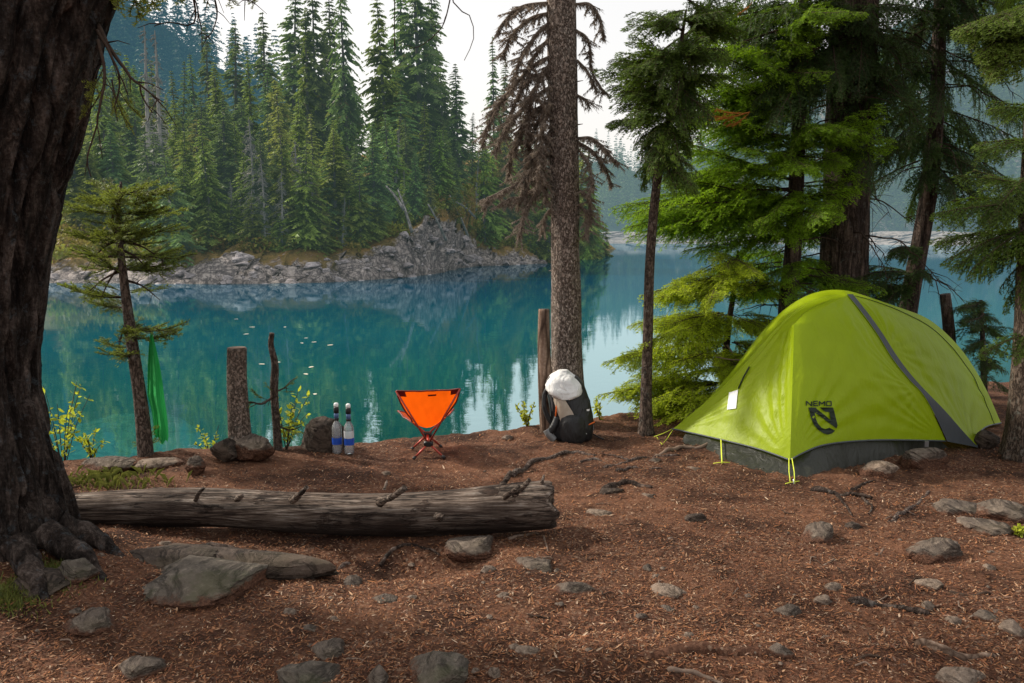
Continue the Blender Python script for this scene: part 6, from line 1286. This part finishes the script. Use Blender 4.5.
panel([(405.5, 585, 588.5), (407.5, 585.5, 588)], .03, 'logo_mark', 'white_patch', 7)
def pl(pts, y): return np.array([[lift(px, py)[0], Yb + y + dy, lift(px, py)[1]] for px, py, dy in pts])
for pts, nm, mt, r_ in [([(549, 384, 0), (544, 392, 0), (543, 404, -.02), (547, 416, -.02), (553, 426, -.03)], 'shoulder_strap', 'pack_black', .017), ([(551, 386, 0), (555, 396, -.04), (555, 406, -.07), (554, 416, -.06)], 'piping', 'pack_orange', .005), ([(548, 388, -.02), (551, 400, -.03), (552, 412, -.03), (554, 422, -.02)], 'shoulder_strap', 'pack_grey', .010), ([(556, 415, -.06), (552, 424, -.08), (548, 430, -.08)], 'hip_belt', 'pack_black', .024), ([(545, 427, -.08), (548, 432, -.09), (553, 437, -.09)], 'belt_pad', 'pack_grey', .024), ([(593, 434, 0), (599, 436, -.05), (603, 437, -.08)], 'strap_tail', 'pack_black', .005)]:
    mb = MB(); Q = crom(pl(pts, -.02), 16); add_tube(mb, Q, np.full(16, r_) * (1 + .15 * vnoise(Q * 30, 3)), 10); mb.build(nm, M[mt], e)

# ------------------------------------------------------------------ the towel
M['towel'] = mat_fabric('green towel', (.030, .36, .085), .15, .9, .9, .1); tb = at(156, 390, 5.38); rows = [(333, 150.5, 152.5), (340, 149.5, 154), (352, 148.5, 157), (366, 147.8, 160), (382, 147.5, 162.5), (394, 147.3, 164), (398, 148.2, 164.5), (410, 151.5, 166.5), (424, 153.5, 168), (434, 154, 168.5), (439, 156, 167.5)]
R_ = np.array(rows); tt = np.linspace(0, 1, 60); R_ = np.stack([np.interp(tt, np.linspace(0, 1, len(rows)), R_[:, k]) for k in range(3)], 1); u = np.linspace(0, 1, 40); G = np.zeros((60, 40, 3))
for k, (y, l, r_) in enumerate(R_):
    w_ = min(1, k / 18); ph = .6 * math.sin(k * .06); G[k] = [at(l + (r_ - l) * x, y + 5 * x * (k / 60) ** 4 - 3 * math.sin(9 * x) * (k / 60) ** 6, 5.38 + .030 * w_ * math.sin(x * 6.5 + ph + k * .012) + .010 * math.sin(x * 17 + k * .05) * w_) for x in u]
o = MB().add(G.reshape(-1, 3), gridfaces(60, 40)).build('towel', M['towel'], loc=tb); tag(o, 'bright green towel hanging from a branch of the small fir', 'towel')

# ------------------------------------------------------------------ daylight
SUN_EL, SUN_AZ = R(38), R(-66)          # azimuth from +Y, clockwise; the sun stands to the left, a little beyond the lake
w = bpy.data.worlds.new('World'); sc.world = w; w.use_nodes = True; nt = w.node_tree; nt.nodes.clear()
sky = nt.nodes.new('ShaderNodeTexSky'); sky.sky_type = 'NISHITA'; sky.sun_disc = False; sky.sun_elevation = SUN_EL; sky.sun_rotation = SUN_AZ; sky.dust_density = 6; sky.air_density = 1.2
b1 = nt.nodes.new('ShaderNodeBackground'); nt.links.new(sky.outputs[0], b1.inputs[0]); b1.inputs[1].default_value = .05
# smoky haze: bright near the horizon, thinner overhead
tc = nt.nodes.new('ShaderNodeTexCoord'); sx_ = nt.nodes.new('ShaderNodeSeparateXYZ'); nt.links.new(tc.outputs['Generated'], sx_.inputs[0])
cr_ = nt.nodes.new('ShaderNodeValToRGB'); nt.links.new(sx_.outputs[2], cr_.inputs[0])
for el, (p_, v_) in zip([cr_.color_ramp.elements[0], cr_.color_ramp.elements[1], cr_.color_ramp.elements.new(.33)], [(0.0, .90), (1.0, .20), (.33, .84)]):
    el.position = p_; el.color = (v_, v_ * .965, v_ * .93, 1)
b2 = nt.nodes.new('ShaderNodeBackground'); nt.links.new(cr_.outputs[0], b2.inputs[0]); b2.inputs[1].default_value = 1.0
ad = nt.nodes.new('ShaderNodeAddShader'); nt.links.new(b1.outputs[0], ad.inputs[0]); nt.links.new(b2.outputs[0], ad.inputs[1])
wo = nt.nodes.new('ShaderNodeOutputWorld'); nt.links.new(ad.outputs[0], wo.inputs[0])
sl = bpy.data.lights.new('sun', 'SUN'); so = bpy.data.objects.new('sun', sl); C.objects.link(so)
sl.energy = 5.0; sl.angle = R(4); sl.color = (1.0, .92, .80)
sd = np.array([math.sin(SUN_AZ) * math.cos(SUN_EL), math.cos(SUN_AZ) * math.cos(SUN_EL), math.sin(SUN_EL)])
from mathutils import Vector
so.rotation_euler = Vector(sd).to_track_quat('Z', 'Y').to_euler()
sc.view_settings.view_transform = 'Standard'; sc.view_settings.look = 'None'; sc.view_settings.exposure = 0
sc.render.engine = 'CYCLES'; sc.cycles.use_denoising = True; sc.cycles.max_bounces = 6; sc.cycles.transparent_max_bounces = 8
sc.cycles.diffuse_bounces = 2; sc.cycles.glossy_bounces = 2; sc.cycles.transmission_bounces = 3; sc.cycles.caustics_reflective = False; sc.cycles.caustics_refractive = False
